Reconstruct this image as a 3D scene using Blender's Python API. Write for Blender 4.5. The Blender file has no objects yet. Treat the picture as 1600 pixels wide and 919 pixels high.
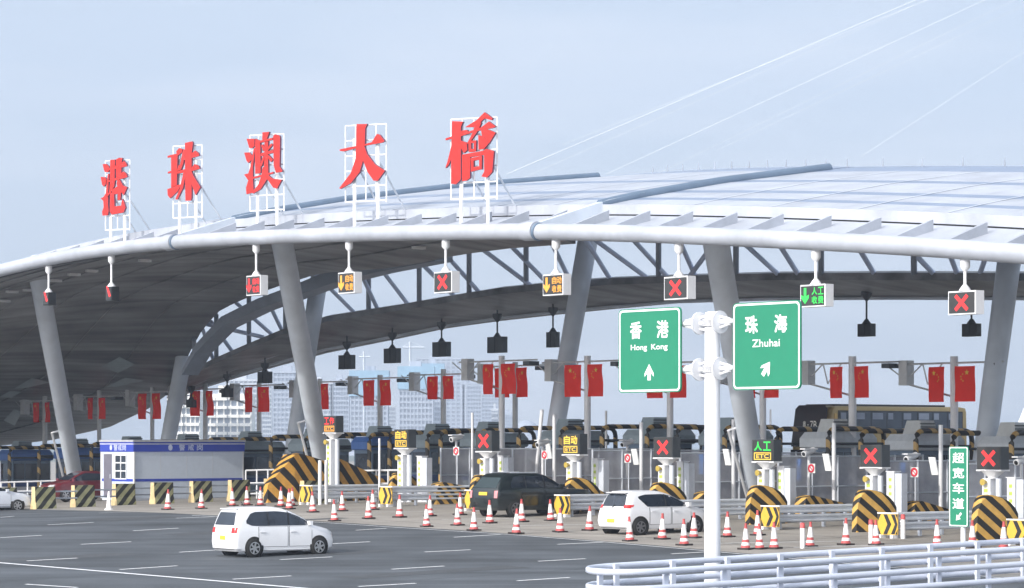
import bpy, bmesh, math, random
from mathutils import Vector, Matrix
from mathutils.geometry import tessellate_polygon
random.seed(7)
R = math.radians
scn = bpy.context.scene
COL = scn.collection

# ------------------------------------------------------------------ camera
F, CX, HY, HC = 4400.0, 800.0, 690.0, 4.0
cam_d = bpy.data.cameras.new("camera")
cam = bpy.data.objects.new("camera", cam_d); COL.objects.link(cam)
cam.location = (0, 0, HC); cam.rotation_euler = (R(90), 0, 0)
cam_d.sensor_width = 36; cam_d.lens = F / 1600 * 36
cam_d.shift_y = (HY - 459.5) / 1600
cam_d.clip_start = 1; cam_d.clip_end = 80000
scn.camera = cam

# ------------------------------------------------------------------ sky, sun, exposure
SUN_EL, SUN_DIR = 27.0, Vector((-0.69, -0.724, 0)).normalized()
w = bpy.data.worlds.new("World"); scn.world = w; w.use_nodes = True
nt = w.node_tree; nt.nodes.clear()
out = nt.nodes.new("ShaderNodeOutputWorld"); bg = nt.nodes.new("ShaderNodeBackground")
sky = nt.nodes.new("ShaderNodeTexSky"); sky.sky_type = 'NISHITA'; sky.sun_disc = False
sky.sun_elevation = R(SUN_EL)
sky.sun_rotation = math.atan2(SUN_DIR.x, SUN_DIR.y)
sky.altitude = 0; sky.air_density = 1.0; sky.dust_density = 3.0; sky.ozone_density = 2.0
tc = nt.nodes.new("ShaderNodeTexCoord")
mp = nt.nodes.new("ShaderNodeMapping"); mp.inputs['Scale'].default_value = (3.0, 3.0, 22.0)
nz = nt.nodes.new("ShaderNodeTexNoise"); nz.inputs['Scale'].default_value = 1.6; nz.inputs['Detail'].default_value = 5
cr = nt.nodes.new("ShaderNodeValToRGB")
cr.color_ramp.elements[0].position = 0.47; cr.color_ramp.elements[0].color = (0, 0, 0, 1)
cr.color_ramp.elements[1].position = 0.75; cr.color_ramp.elements[1].color = (0.5, 0.5, 0.5, 1)
mixc = nt.nodes.new("ShaderNodeMixRGB"); mixc.inputs['Color2'].default_value = (6.2, 6.4, 6.8, 1)
veil = nt.nodes.new("ShaderNodeMixRGB"); veil.inputs['Fac'].default_value = 0.72
veil.inputs['Color2'].default_value = (4.6, 5.2, 6.05, 1)
L = nt.links.new
L(tc.outputs['Generated'], mp.inputs['Vector']); L(mp.outputs['Vector'], nz.inputs['Vector'])
L(nz.outputs['Fac'], cr.inputs['Fac']); L(cr.outputs['Color'], mixc.inputs['Fac'])
L(sky.outputs['Color'], veil.inputs['Color1']); L(veil.outputs['Color'], mixc.inputs['Color1'])
nrm_ = nt.nodes.new("ShaderNodeVectorMath"); nrm_.operation = 'DOT_PRODUCT'   # bright hazy glow of the sky round the sun
_c = math.cos(R(SUN_EL)); nrm_.inputs[1].default_value = (SUN_DIR.x * _c, SUN_DIR.y * _c, math.sin(R(SUN_EL)))
L(tc.outputs['Generated'], nrm_.inputs[0])
mxz = nt.nodes.new("ShaderNodeMath"); mxz.operation = 'MAXIMUM'; mxz.inputs[1].default_value = 0; L(nrm_.outputs['Value'], mxz.inputs[0])
pw = nt.nodes.new("ShaderNodeMath"); pw.operation = 'POWER'; pw.inputs[1].default_value = 2.0; L(mxz.outputs[0], pw.inputs[0])
gl = nt.nodes.new("ShaderNodeVectorMath"); gl.operation = 'SCALE'; gl.inputs[0].default_value = (16.0, 15.6, 15.4); L(pw.outputs[0], gl.inputs['Scale'])
ad = nt.nodes.new("ShaderNodeVectorMath"); ad.operation = 'ADD'; L(mixc.outputs['Color'], ad.inputs[0]); L(gl.outputs['Vector'], ad.inputs[1])
L(ad.outputs['Vector'], bg.inputs['Color']); bg.inputs['Strength'].default_value = 0.14
L(bg.outputs['Background'], out.inputs['Surface'])
sd = bpy.data.lights.new("sun", 'SUN'); sd.energy = 2.9; sd.angle = R(0.6); sd.color = (1.0, 0.95, 0.87)
so = bpy.data.objects.new("sun", sd); COL.objects.link(so)
S3 = (SUN_DIR * math.cos(R(SUN_EL)) + Vector((0, 0, math.sin(R(SUN_EL)))))
so.rotation_euler = S3.to_track_quat('Z', 'Y').to_euler(); so.location = (-60, -40, 60)
scn.view_settings.view_transform = 'Standard'; scn.view_settings.look = 'None'
scn.view_settings.gamma = 1; scn.view_settings.exposure = 0.27
scn.view_settings.use_curve_mapping = False
scn.cycles.max_bounces = 6; scn.cycles.volume_bounces = 0
scn.cycles.transparent_max_bounces = 16

# ------------------------------------------------------------------ geometry of the place
U = Vector((0.766, 0.643, 0)); V = Vector((0.643, -0.766, 0))      # lane direction, toll-row direction
RZ = math.atan2(U.y, U.x)
UR = Vector((0.794, 0.607, 0)); VR = Vector((0.607, -0.794, 0)); P0 = Vector((-11.78, 128.9, 0))
def gz(x, y):
    u = x * U.x + y * U.y; v = x * V.x + y * V.y
    t = u - 100; ue = 100 + 0.5 * (t - math.sqrt(t * t + 60)) + 1.0
    v = max(-230, min(120, v))
    a = math.sqrt((v + 105) ** 2 + 40)
    return HC - (2.93 + 0.0200 * a - 0.022 * (ue - 79))
def W(px, py, Y): return Vector(((px - CX) / F * Y, Y, HC + (HY - py) / F * Y))
def G(px, py):
    lo, hi = 15.0, 420.0
    for _ in range(60):
        m = (lo + hi) / 2; p = W(px, py, m)
        if p.z > gz(p.x, p.y): lo = m
        else: hi = m
    p = W(px, py, lo); p.z = gz(p.x, p.y); return p
def GY(px, Y):
    x = (px - CX) / F * Y; return Vector((x, Y, gz(x, Y)))
P0U = P0.dot(UR)
def RP(px, py, d):
    k = (px - CX) / F
    Y = (P0U + d) / (k * UR.x + UR.y); return W(px, py, Y)
def rw(p): return (p - P0).dot(VR)

# ------------------------------------------------------------------ materials
def s2l(c): return tuple(((x / 255) / 12.92 if x / 255 <= 0.04045 else ((x / 255 + 0.055) / 1.055) ** 2.4) for x in c)
MATS = {}
def mat(name, col, rough=0.5, metal=0.0, var=0.12, scale=3.0, bump=0.0, emit=None, es=1.0, spec=0.5, alpha=None, dirt=0.0):
    if name in MATS: return MATS[name]
    m = bpy.data.materials.new(name); m.use_nodes = True; n = m.node_tree; b = n.nodes["Principled BSDF"]
    c = tuple(col) + (1,)
    b.inputs['Roughness'].default_value = rough; b.inputs['Metallic'].default_value = metal
    b.inputs['Specular IOR Level'].default_value = spec
    t = n.nodes.new("ShaderNodeTexCoord"); z = n.nodes.new("ShaderNodeTexNoise")
    z.inputs['Scale'].default_value = scale; z.inputs['Detail'].default_value = 5; z.inputs['Roughness'].default_value = 0.65
    oi = n.nodes.new("ShaderNodeObjectInfo"); va = n.nodes.new("ShaderNodeVectorMath"); va.operation = 'MULTIPLY_ADD'; va.inputs[1].default_value = (37, 23, 41)
    n.links.new(oi.outputs['Random'], va.inputs[0]); n.links.new(t.outputs['Object'], va.inputs[2]); n.links.new(va.outputs['Vector'], z.inputs['Vector'])
    mr = n.nodes.new("ShaderNodeMapRange")
    mr.inputs['From Min'].default_value = 0.3; mr.inputs['From Max'].default_value = 0.7
    mr.inputs['To Min'].default_value = 1 - var; mr.inputs['To Max'].default_value = 1 + var * 0.6
    n.links.new(z.outputs['Fac'], mr.inputs['Value'])
    mx = n.nodes.new("ShaderNodeVectorMath"); mx.operation = 'SCALE'
    mx.inputs[0].default_value = c[:3]; n.links.new(mr.outputs['Result'], mx.inputs['Scale'])
    n.links.new(mx.outputs['Vector'], b.inputs['Base Color'])
    if bump:
        bp = n.nodes.new("ShaderNodeBump"); bp.inputs['Strength'].default_value = bump; bp.inputs['Distance'].default_value = 0.02
        n.links.new(z.outputs['Fac'], bp.inputs['Height']); n.links.new(bp.outputs['Normal'], b.inputs['Normal'])
    if emit:
        b.inputs['Emission Color'].default_value = tuple(emit) + (1,); b.inputs['Emission Strength'].default_value = es
    if alpha is not None: b.inputs['Alpha'].default_value = alpha
    MATS[name] = m; return m
def stripes(name, ca, cb, vec, period, duty=0.5, rough=0.6, wear=0.18, phase=0.0):
    if name in MATS: return MATS[name]
    m = bpy.data.materials.new(name); m.use_nodes = True; n = m.node_tree; b = n.nodes["Principled BSDF"]
    b.inputs['Roughness'].default_value = rough
    t = n.nodes.new("ShaderNodeTexCoord")
    d = n.nodes.new("ShaderNodeVectorMath"); d.operation = 'DOT_PRODUCT'; d.inputs[1].default_value = vec
    n.links.new(t.outputs['Object'], d.inputs[0])
    a = n.nodes.new("ShaderNodeMath"); a.operation = 'MULTIPLY_ADD'; a.inputs[1].default_value = 1 / period; a.inputs[2].default_value = 50 + phase
    n.links.new(d.outputs['Value'], a.inputs[0])
    f = n.nodes.new("ShaderNodeMath"); f.operation = 'FRACT'; n.links.new(a.outputs[0], f.inputs[0])
    g = n.nodes.new("ShaderNodeMath"); g.operation = 'GREATER_THAN'; g.inputs[1].default_value = duty; n.links.new(f.outputs[0], g.inputs[0])
    x = n.nodes.new("ShaderNodeMixRGB"); x.inputs['Color1'].default_value = tuple(ca) + (1,); x.inputs['Color2'].default_value = tuple(cb) + (1,)
    n.links.new(g.outputs[0], x.inputs['Fac'])
    z = n.nodes.new("ShaderNodeTexNoise"); z.inputs['Scale'].default_value = 4; z.inputs['Detail'].default_value = 6
    n.links.new(t.outputs['Object'], z.inputs['Vector'])
    mr = n.nodes.new("ShaderNodeMapRange"); mr.inputs['From Min'].default_value = 0.3; mr.inputs['From Max'].default_value = 0.7
    mr.inputs['To Min'].default_value = 1 - wear; mr.inputs['To Max'].default_value = 1 + wear * .5
    n.links.new(z.outputs['Fac'], mr.inputs['Value'])
    s = n.nodes.new("ShaderNodeVectorMath"); s.operation = 'SCALE'
    n.links.new(x.outputs['Color'], s.inputs[0]); n.links.new(mr.outputs['Result'], s.inputs['Scale'])
    n.links.new(s.outputs['Vector'], b.inputs['Base Color'])
    MATS[name] = m; return m

white = mat('white_paint', (.74, .75, .78), .45, var=.08, scale=1.2)
roofwhite = mat('roof_white', (.40, .425, .48), .4, var=.2, scale=.5)
roofgrey = mat('roof_grey', (.20, .25, .35), .35, var=.12, scale=.6)
ribgrey = mat('rib_grey', (.12, .17, .24), .4, var=.15, scale=.8)
steel = mat('steel_grey', (.56, .61, .68), .45, var=.15, scale=.5)
steel_d = mat('steel_dark', (.30, .34, .41), .5, var=.2, scale=.6)
webblue = mat('web_blue', (.60, .68, .86), .5)
galv = mat('galvanised', (.62, .66, .73), .42, metal=.1, var=.12, scale=2)
red = mat('sign_red', (.52, .020, .014), .5, var=.06)
flagred = mat('flag_red', (.92, .05, .03), .7, var=.1, scale=2)
_n = flagred.node_tree; _t = _n.nodes.new("ShaderNodeBsdfTranslucent"); _t.inputs['Color'].default_value = (1, .09, .05, 1)
_m = _n.nodes.new("ShaderNodeMixShader"); _m.inputs['Fac'].default_value = .45
_n.links.new(_n.nodes["Principled BSDF"].outputs[0], _m.inputs[1]); _n.links.new(_t.outputs[0], _m.inputs[2]); _n.links.new(_m.outputs[0], _n.nodes["Material Output"].inputs['Surface'])
starye = mat('star_yellow', (.85, .55, .05), .6)
black = mat('black_plastic', (.016, .018, .022), .5)
screen = mat('screen_black', (.040, .040, .040), .35, var=.2)
boxgrey = mat('box_grey', (.055, .065, .075), .55)
glass = mat('dark_glass', (.022, .030, .045), .04, var=.5, scale=1.5, spec=.7)
tyre = mat('tyre_rubber', (.012, .012, .013), .8)
rimm = mat('rim_alloy', (.45, .46, .48), .35, metal=.7)
ledr = mat('led_red', (.3, .01, .01), .5, emit=(1, .045, .05), es=1.05)
ledy = mat('led_yellow', (.3, .2, .01), .5, emit=(1, .62, .10), es=1.0)
ledo = mat('led_orange', (.3, .15, .01), .5, emit=(1, .42, .08), es=1.0)
ledg = mat('led_green', (.01, .3, .03), .5, emit=(.06, .80, .14), es=.9)
signgreen = mat('sign_green', (.012, .205, .115), .5, var=.05)
signwhite = mat('sign_white', (.82, .84, .84), .5, var=.03)
conered = mat('cone_red', (.50, .085, .085), .6, var=.35, scale=8)
conewhite = mat('cone_white', (.82, .80, .80), .5, var=.12, scale=9)
asph = None

# ------------------------------------------------------------------ mesh builder
class MB:
    def __init__(s, o=(0, 0, 0)): s.v = []; s.f = []; s.mi = []; s.o = Vector(o); s.m = 0; s.smooth = set()
    def add(s, vs, fs, sm=False):
        b = len(s.v); s.v += [Vector(p) - s.o for p in vs]
        for f in fs:
            if sm: s.smooth.add(len(s.f))
            s.f.append([b + i for i in f]); s.mi.append(s.m)
    def box(s, c, size, ax=None):
        x, y, z = ax or (Vector((1, 0, 0)), Vector((0, 1, 0)), Vector((0, 0, 1)))
        c = Vector(c); hx, hy, hz = size[0] / 2, size[1] / 2, size[2] / 2
        vs = [c + x * a * hx + y * b * hy + z * d * hz for d in (-1, 1) for a, b in ((-1, -1), (1, -1), (1, 1), (-1, 1))]
        s.add(vs, [(0, 3, 2, 1), (4, 5, 6, 7), (0, 1, 5, 4), (1, 2, 6, 5), (2, 3, 7, 6), (3, 0, 4, 7)])
    def bb(s, a, b):
        s.box([(a[i] + b[i]) / 2 for i in range(3)], [abs(b[i] - a[i]) for i in range(3)])
    def quad(s, a, b, c, d): s.add([a, b, c, d], [(0, 1, 2, 3)])
    def tube(s, pts, r, n=8, r2=None, cap=True):
        pts = [Vector(p) for p in pts]; m = len(pts); rings = []
        for i, p in enumerate(pts):
            t = (pts[min(i + 1, m - 1)] - pts[max(i - 1, 0)]).normalized()
            up = Vector((0, 0, 1)) if abs(t.z) < 0.95 else Vector((1, 0, 0))
            a = t.cross(up).normalized(); b = a.cross(t).normalized()
            rr = r if r2 is None else r + (r2 - r) * i / max(1, m - 1)
            rings.append([p + (a * math.cos(2 * math.pi * k / n) + b * math.sin(2 * math.pi * k / n)) * rr for k in range(n)])
        vs = [q for g in rings for q in g]; fs = []
        for i in range(m - 1):
            for k in range(n): fs.append((i * n + k, i * n + (k + 1) % n, (i + 1) * n + (k + 1) % n, (i + 1) * n + k))
        s.add(vs, fs, sm=n > 6)
        if cap:
            s.add(rings[0], [tuple(range(n - 1, -1, -1))]); s.add(rings[-1], [tuple(range(n))])
    def lathe(s, c, prof, n=12, axis='z', caps=True):
        c = Vector(c); vs = []
        for r, z in prof:
            for k in range(n):
                a = 2 * math.pi * k / n
                vs.append(c + (Vector((r * math.cos(a), r * math.sin(a), z)) if axis == 'z' else Vector((r * math.cos(a), z, r * math.sin(a)))))
        fs = []
        for i in range(len(prof) - 1):
            for k in range(n): fs.append((i * n + k, i * n + (k + 1) % n, (i + 1) * n + (k + 1) % n, (i + 1) * n + k))
        s.add(vs, fs, sm=True)
        if caps:
            s.add(vs[:n], [tuple(range(n - 1, -1, -1))]); s.add(vs[-n:], [tuple(range(n))])
    def grid(s, rows, sm=True, thick=None):
        n = len(rows[0]); vs = [p for r in rows for p in r]; fs = []
        for i in range(len(rows) - 1):
            for k in range(n - 1): fs.append((i * n + k, i * n + k + 1, (i + 1) * n + k + 1, (i + 1) * n + k))
        s.add(vs, fs, sm)
        if thick:
            t = Vector(thick); vs2 = [Vector(p) + t for p in vs]; s.add(vs2, [f[::-1] for f in fs], sm)
            m = len(rows); edge = [k for k in range(n)] + [i * n + n - 1 for i in range(1, m)] + [(m - 1) * n + k for k in range(n - 2, -1, -1)] + [i * n for i in range(m - 2, 0, -1)]
            for a, b in zip(edge, edge[1:] + edge[:1]): s.add([vs[a], vs[b], vs2[b], vs2[a]], [(3, 2, 1, 0)])
    def poly(s, pts2, o, r, u, depth=0.0, off=0.0):
        """polygon in plane o + x*r + y*u, front towards r x u, extruded backwards by depth"""
        o = Vector(o); r = Vector(r); u = Vector(u); nrm = r.cross(u).normalized()
        fr = [o + r * x + u * y + nrm * off for x, y in pts2]
        tri = tessellate_polygon([[Vector((x, y, 0)) for x, y in pts2]])
        fs = []
        for t in tri:
            a, b, c = [Vector(pts2[i]) for i in t]
            cr_ = (b - a).x * (c - a).y - (b - a).y * (c - a).x
            fs.append(tuple(t) if cr_ > 0 else tuple(t[::-1]))
        s.add(fr, fs)
        if depth:
            bk = [p - nrm * depth for p in fr]; s.add(bk, [f[::-1] for f in fs])
            n = len(fr); ar = sum(pts2[i][0] * pts2[(i + 1) % n][1] - pts2[(i + 1) % n][0] * pts2[i][1] for i in range(n))
            for i in range(n):
                j = (i + 1) % n; q = [fr[i], bk[i], bk[j], fr[j]]
                s.add(q if ar > 0 else q[::-1], [(0, 1, 2, 3)])
    def glyph(s, txt, o, r, u, wd, ht, bold=0.0, off=0.0, depth=0.0):
        vs, fs = text2d(txt); o = Vector(o); r = Vector(r); u = Vector(u); nrm = r.cross(u).normalized()
        b_ = bold * 1.3 * ht
        sh = [(0, 0)] if not bold else [(-b_, -b_), (b_, -b_), (b_, b_), (-b_, b_), (0, 0)]
        for i, (dx, dy) in enumerate(sh):
            s.add([o + r * (x * wd * .96 + dx) + u * (y * ht * .96 + dy) + nrm * (off + .0006 * i) for x, y in vs], fs)
    def build(s, name, mats, parent=None, loc=None):
        me = bpy.data.meshes.new(name); me.from_pydata([tuple(p) for p in s.v], [], s.f)
        if not isinstance(mats, (list, tuple)): mats = [mats]
        for m in mats: me.materials.append(m)
        me.polygons.foreach_set('material_index', s.mi)
        sm = [i in s.smooth for i in range(len(s.f))]; me.polygons.foreach_set('use_smooth', sm)
        me.validate(); me.update()
        o = bpy.data.objects.new(name, me); COL.objects.link(o)
        if parent: o.parent = parent
        else: o.location = s.o if loc is None else loc
        return o
_tc = {}
def text2d(txt, bold=0.0):
    k = (txt, bold)
    if k in _tc: return _tc[k]
    cu = bpy.data.curves.new('txt', 'FONT'); cu.body = txt; cu.size = 1; cu.resolution_u = 3; cu.offset = bold
    ob = bpy.data.objects.new('txt', cu); COL.objects.link(ob)
    bpy.context.view_layer.update()
    me = bpy.data.meshes.new_from_object(ob.evaluated_get(bpy.context.evaluated_depsgraph_get()))
    xs = [v.co.x for v in me.vertices]; ys = [v.co.y for v in me.vertices]
    x0, x1, y0, y1 = min(xs), max(xs), min(ys), max(ys)
    vs = [((v.co.x - x0) / (x1 - x0) - .5, (v.co.y - y0) / (y1 - y0) - .5) for v in me.vertices]
    fs = [tuple(p.vertices) for p in me.polygons]
    ar = sum((Vector(vs[f[1]]) - Vector(vs[f[0]])).cross(Vector(vs[f[2]]) - Vector(vs[f[0]])) if False else ((vs[f[1]][0] - vs[f[0]][0]) * (vs[f[2]][1] - vs[f[0]][1]) - (vs[f[1]][1] - vs[f[0]][1]) * (vs[f[2]][0] - vs[f[0]][0])) for f in fs)
    if ar < 0: fs = [f[::-1] for f in fs]
    bpy.data.objects.remove(ob); bpy.data.curves.remove(cu); bpy.data.meshes.remove(me)
    _tc[k] = (vs, fs); return _tc[k]

def tag(o, label=None, cat=None, group=None, kind=None):
    if label: o['label'] = label
    if cat: o['category'] = cat
    if group: o['group'] = group
    if kind: o['kind'] = kind
    return o
def thing(name, label, cat, loc=(0, 0, 0), rz=0.0, group=None):
    o = bpy.data.objects.new(name, None); COL.objects.link(o); o.location = loc; o.rotation_euler = (0, 0, rz)
    o.empty_display_size = .3
    return tag(o, label, cat, group)
def dup(root, loc, rz, label, sc=None):
    def cp(o, par):
        c = o.copy(); COL.objects.link(c)
        if par: c.parent = par
        for ch in list(o.children): cp(ch, c)
        return c
    r = cp(root, None); r.location = loc; r.rotation_euler = (0, 0, rz); r['label'] = label
    if sc: r.scale = (sc, sc, sc)
    return r
class Row:
    """first call places the prototype itself, later calls copy it"""
    def __init__(s, proto): s.p = proto; s.n = 0
    def put(s, loc, rz, label, sc=None):
        s.n += 1
        if s.n == 1:
            s.p.location = loc; s.p.rotation_euler = (0, 0, rz); s.p['label'] = label
            if sc: s.p.scale = (sc, sc, sc)
            s.cur = s.p; return s.p
        r = dup(s.p, loc, rz, label, sc if sc else 1.0); s.cur = r; return r
def interp(pts, x):
    if x <= pts[0][0]: a, b = pts[0], pts[1]
    elif x >= pts[-1][0]: a, b = pts[-2], pts[-1]
    else:
        for a, b in zip(pts, pts[1:]):
            if a[0] <= x <= b[0]: break
    t = (x - a[0]) / (b[0] - a[0]); return a[1] + (b[1] - a[1]) * t
Z = Vector((0, 0, 1))
# ================================================================== SETTING: ground, road, sea, haze
def ground_mat(name, col, patches, var):
    m = bpy.data.materials.new(name); m.use_nodes = True; n = m.node_tree; b = n.nodes["Principled BSDF"]
    b.inputs['Roughness'].default_value = .85; b.inputs['Specular IOR Level'].default_value = .3
    t = n.nodes.new("ShaderNodeTexCoord")
    mp_ = n.nodes.new("ShaderNodeMapping"); mp_.inputs['Rotation'].default_value = (0, 0, -RZ); mp_.inputs['Scale'].default_value = (.035, .85, 1)
    n.links.new(t.outputs['Object'], mp_.inputs['Vector'])
    z1 = n.nodes.new("ShaderNodeTexNoise"); z1.inputs['Scale'].default_value = 1.0; z1.inputs['Detail'].default_value = 6; n.links.new(mp_.outputs['Vector'], z1.inputs['Vector'])
    z2 = n.nodes.new("ShaderNodeTexNoise"); z2.inputs['Scale'].default_value = .25; z2.inputs['Detail'].default_value = 7; n.links.new(t.outputs['Object'], z2.inputs['Vector'])
    z3 = n.nodes.new("ShaderNodeTexNoise"); z3.inputs['Scale'].default_value = 30; z3.inputs['Detail'].default_value = 3; n.links.new(t.outputs['Object'], z3.inputs['Vector'])
    def rng(o, a, c):
        r = n.nodes.new("ShaderNodeMapRange"); r.inputs['From Min'].default_value = .3; r.inputs['From Max'].default_value = .7
        r.inputs['To Min'].default_value = a; r.inputs['To Max'].default_value = c; n.links.new(o, r.inputs['Value']); return r.outputs['Result']
    a = n.nodes.new("ShaderNodeMath"); a.operation = 'MULTIPLY'; n.links.new(rng(z1.outputs['Fac'], 1 - var, 1 + var), a.inputs[0]); n.links.new(rng(z2.outputs['Fac'], 1 - var, 1 + var), a.inputs[1])
    c = n.nodes.new("ShaderNodeMath"); c.operation = 'MULTIPLY'; n.links.new(a.outputs[0], c.inputs[0]); n.links.new(rng(z3.outputs['Fac'], .88, 1.12), c.inputs[1])
    s = n.nodes.new("ShaderNodeVectorMath"); s.operation = 'SCALE'; s.inputs[0].default_value = col; n.links.new(c.outputs[0], s.inputs['Scale'])
    n.links.new(s.outputs['Vector'], b.inputs['Base Color'])
    bp = n.nodes.new("ShaderNodeBump"); bp.inputs['Strength'].default_value = .25; bp.inputs['Distance'].default_value = .01
    n.links.new(z3.outputs['Fac'], bp.inputs['Height']); n.links.new(bp.outputs['Normal'], b.inputs['Normal'])
    return m
asph = ground_mat('asphalt', (.076, .085, .096), 0, .26)
conc = ground_mat('concrete_apron', (.30, .28, .255), 0, .13)
paint = mat('road_paint', (.80, .81, .83), .7, var=.2, scale=6)

EDGE = [(-300, 790), (0, 795), (130, 798), (300, 804), (520, 816), (640, 824), (800, 834), (950, 846), (1100, 859), (1200, 868), (1400, 886), (1600, 905), (1900, 935)]
EP = [G(x, y) for x, y in EDGE]
EUV = sorted((p.dot(V), p.dot(U)) for p in EP)
def UVp(u, v, dz=0):
    x = u * U.x + v * V.x; y = u * U.y + v * V.y; return Vector((x, y, gz(x, y) + dz))
m = MB()
vs = [-600, -400, -260, -200, -170, -150, -135, -125, -118, -112, -108, -105, -102, -98, -92, -85, -75, -60, -40, 0, 60, 150, 400]
rows = []
for i in range(14):
    row = []
    for v in vs:
        ue = interp(EUV, max(-140, min(-20, v))) + 1.5
        row.append(UVp(-120 + (ue + 120) * i / 13, v))
    rows.append(row)
m.grid(rows, sm=True); tag(m.build('road', asph), kind='structure')
m = MB(); rows = []
us = [0, .2, .5, 1]
for i in range(24):
    row = []
    for v in vs:
        ue = interp(EUV, max(-140, min(-20, v)))
        t = i / 23; row.append(UVp(ue + (t ** 1.6) * (420 - ue), v, .006))
    rows.append(row)
m.grid(rows, sm=True); tag(m.build('toll_plaza_pavement', conc), kind='structure')
m = MB((0, 0, 0)); seaZ = -7.0
m.quad((-40000, -3000, seaZ), (40000, -3000, seaZ), (40000, 60000, seaZ), (-40000, 60000, seaZ))
sea = mat('sea_water', (.10, .16, .22), .25, var=.2, scale=.01); tag(m.build('sea', sea), kind='structure')
m = MB()   # land under the far city
m.bb((-2500, 900, seaZ - 1), (700, 3200, -3.5)); tag(m.build('city_ground', mat('far_land', (.16, .19, .17), .9, var=.3, scale=.02)), kind='structure')

# slab joints of the concrete apron, tar seams and repair patches of the asphalt
jm = mat('joint_tar', (.10, .10, .10), .9, var=.3, scale=5); pm = mat('asphalt_patch', (.062, .068, .076), .9, var=.25, scale=2)
def ustrip(mm, u0, v0, u1, v1, wd, dz, n=10):
    a, b = Vector((u0, v0)), Vector((u1, v1)); t = (b - a).normalized(); s = Vector((-t.y, t.x)) * wd / 2; rows = []
    for i in range(n + 1):
        p = a.lerp(b, i / n); rows.append([UVp(q.x, q.y, dz) for q in (p - s, p + s)])
    mm.grid(rows, sm=False)
m = MB()
for v in range(-128, -48, 5):
    ue = interp(EUV, v); ustrip(m, ue + .3, v, 104, v, .05, .011, 24)
for u in (72, 77.5, 83, 88.5, 94, 99.5):
    for v in range(-126, -50, 4):
        if u > interp(EUV, v) + .4 and u > interp(EUV, v + 4) + .4: ustrip(m, u, v, u, v + 4, .05, .012, 2)
tag(m.build('pavement_joints', jm), kind='structure')
m = MB(); rnd = random.Random(3)
for u0, v0, lu, lv in [(60, -92, 5, 1.6), (52, -70, 7, 1.2), (64, -104, 4, 2.2), (47, -84, 6, 1.4), (57, -79, 3.5, 1.0), (44, -62, 8, 1.5), (66, -97, 6, .9)]:
    ustrip(m, u0, v0, u0 + lu, v0, lv, .005, 6)
for k in range(9):
    v = -112 + k * 7.2 + rnd.uniform(-1, 1); u = 40 + rnd.uniform(0, 8); pu, pv = u, v
    for q in range(7):
        nu, nv = pu + 3.2, pv + rnd.uniform(-.25, .25)
        if nu < interp(EUV, nv) - .5: ustrip(m, pu, pv, nu, nv, .05, .006, 2)
        pu, pv = nu, nv
tag(m.build('asphalt_patches', pm), kind='structure')
dash = [((0, 809), (22, 807)), ((74.7, 820.5), (146, 816.8)), ((154, 802), (217, 800)), ((208, 829.8), (279, 825.7)), ((0, 840.6), (65, 837)),
 ((126.7, 851), (204.7, 847)), ((42, 877), (121, 872.5)), ((187, 890.5), (277, 884.6)), ((275, 810), (335, 808)), ((280.6, 863.4), (345, 859.5)),
 ((364, 905.6), (455, 900.4)), ((437.6, 875), (519, 870.7)), ((515.6, 850.4), (578, 847)), ((556, 829), (604, 826)), ((663.5, 863), (735, 859.5)),
 ((709, 840), (782.5, 835.5)), ((841, 877.5), (915, 873.5)), ((871, 851), (942, 847.8)), ((1049, 866), (1102, 863)), ((612, 890), (694, 885)),
 ((808, 908), (890, 903)), ((395, 836), (452, 833)), ((40, 913.4), (121, 918.6)), ((560, 917), (650, 912)), ((-70, 858), (-20, 855))]
m = MB()
def strip(a, b, wd, dz=.012, n=6):
    a = G(*a); b = G(*b); t = (b - a); t.z = 0; t.normalize(); s = Vector((-t.y, t.x, 0)) * wd / 2
    rows = []
    for i in range(n + 1):
        p = a.lerp(b, i / n); rows.append([Vector((q.x, q.y, gz(q.x, q.y) + dz)) for q in (p - s, p + s)])
    m.grid(rows, sm=False)
for a, b in dash: strip(a, b, .15)
strip((-40, 876.5), (520, 923.5), .2, n=14)
for a, b in zip(EDGE[3:-2], EDGE[4:-1]): strip((a[0], a[1] + 2), (b[0], b[1] + 2), .10, .014)
for a, b in [((540, 801), (680, 800)), ((690, 812), (800, 811)), ((800, 822), (935, 820)), ((1100, 850), (1330, 846)), ((1240, 856), (1400, 852))]: strip(a, b, .12, .016)
tag(m.build('lane_markings', paint), kind='structure')

# air: pale haze over the sea and the far city
m = MB(); m.bb((-3000, -60, seaZ - 1), (3000, 3300, 420))
hz = bpy.data.materials.new('haze_air'); hz.use_nodes = True; n = hz.node_tree
n.nodes.remove(n.nodes["Principled BSDF"]); pv = n.nodes.new("ShaderNodeVolumePrincipled")
pv.inputs['Color'].default_value = (.68, .80, 1, 1); pv.inputs['Density'].default_value = .00029
pv.inputs['Anisotropy'].default_value = 0.0
n.links.new(pv.outputs['Volume'], n.nodes["Material Output"].inputs['Volume'])
HAZE = tag(m.build('haze', hz), kind='stuff')

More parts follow.
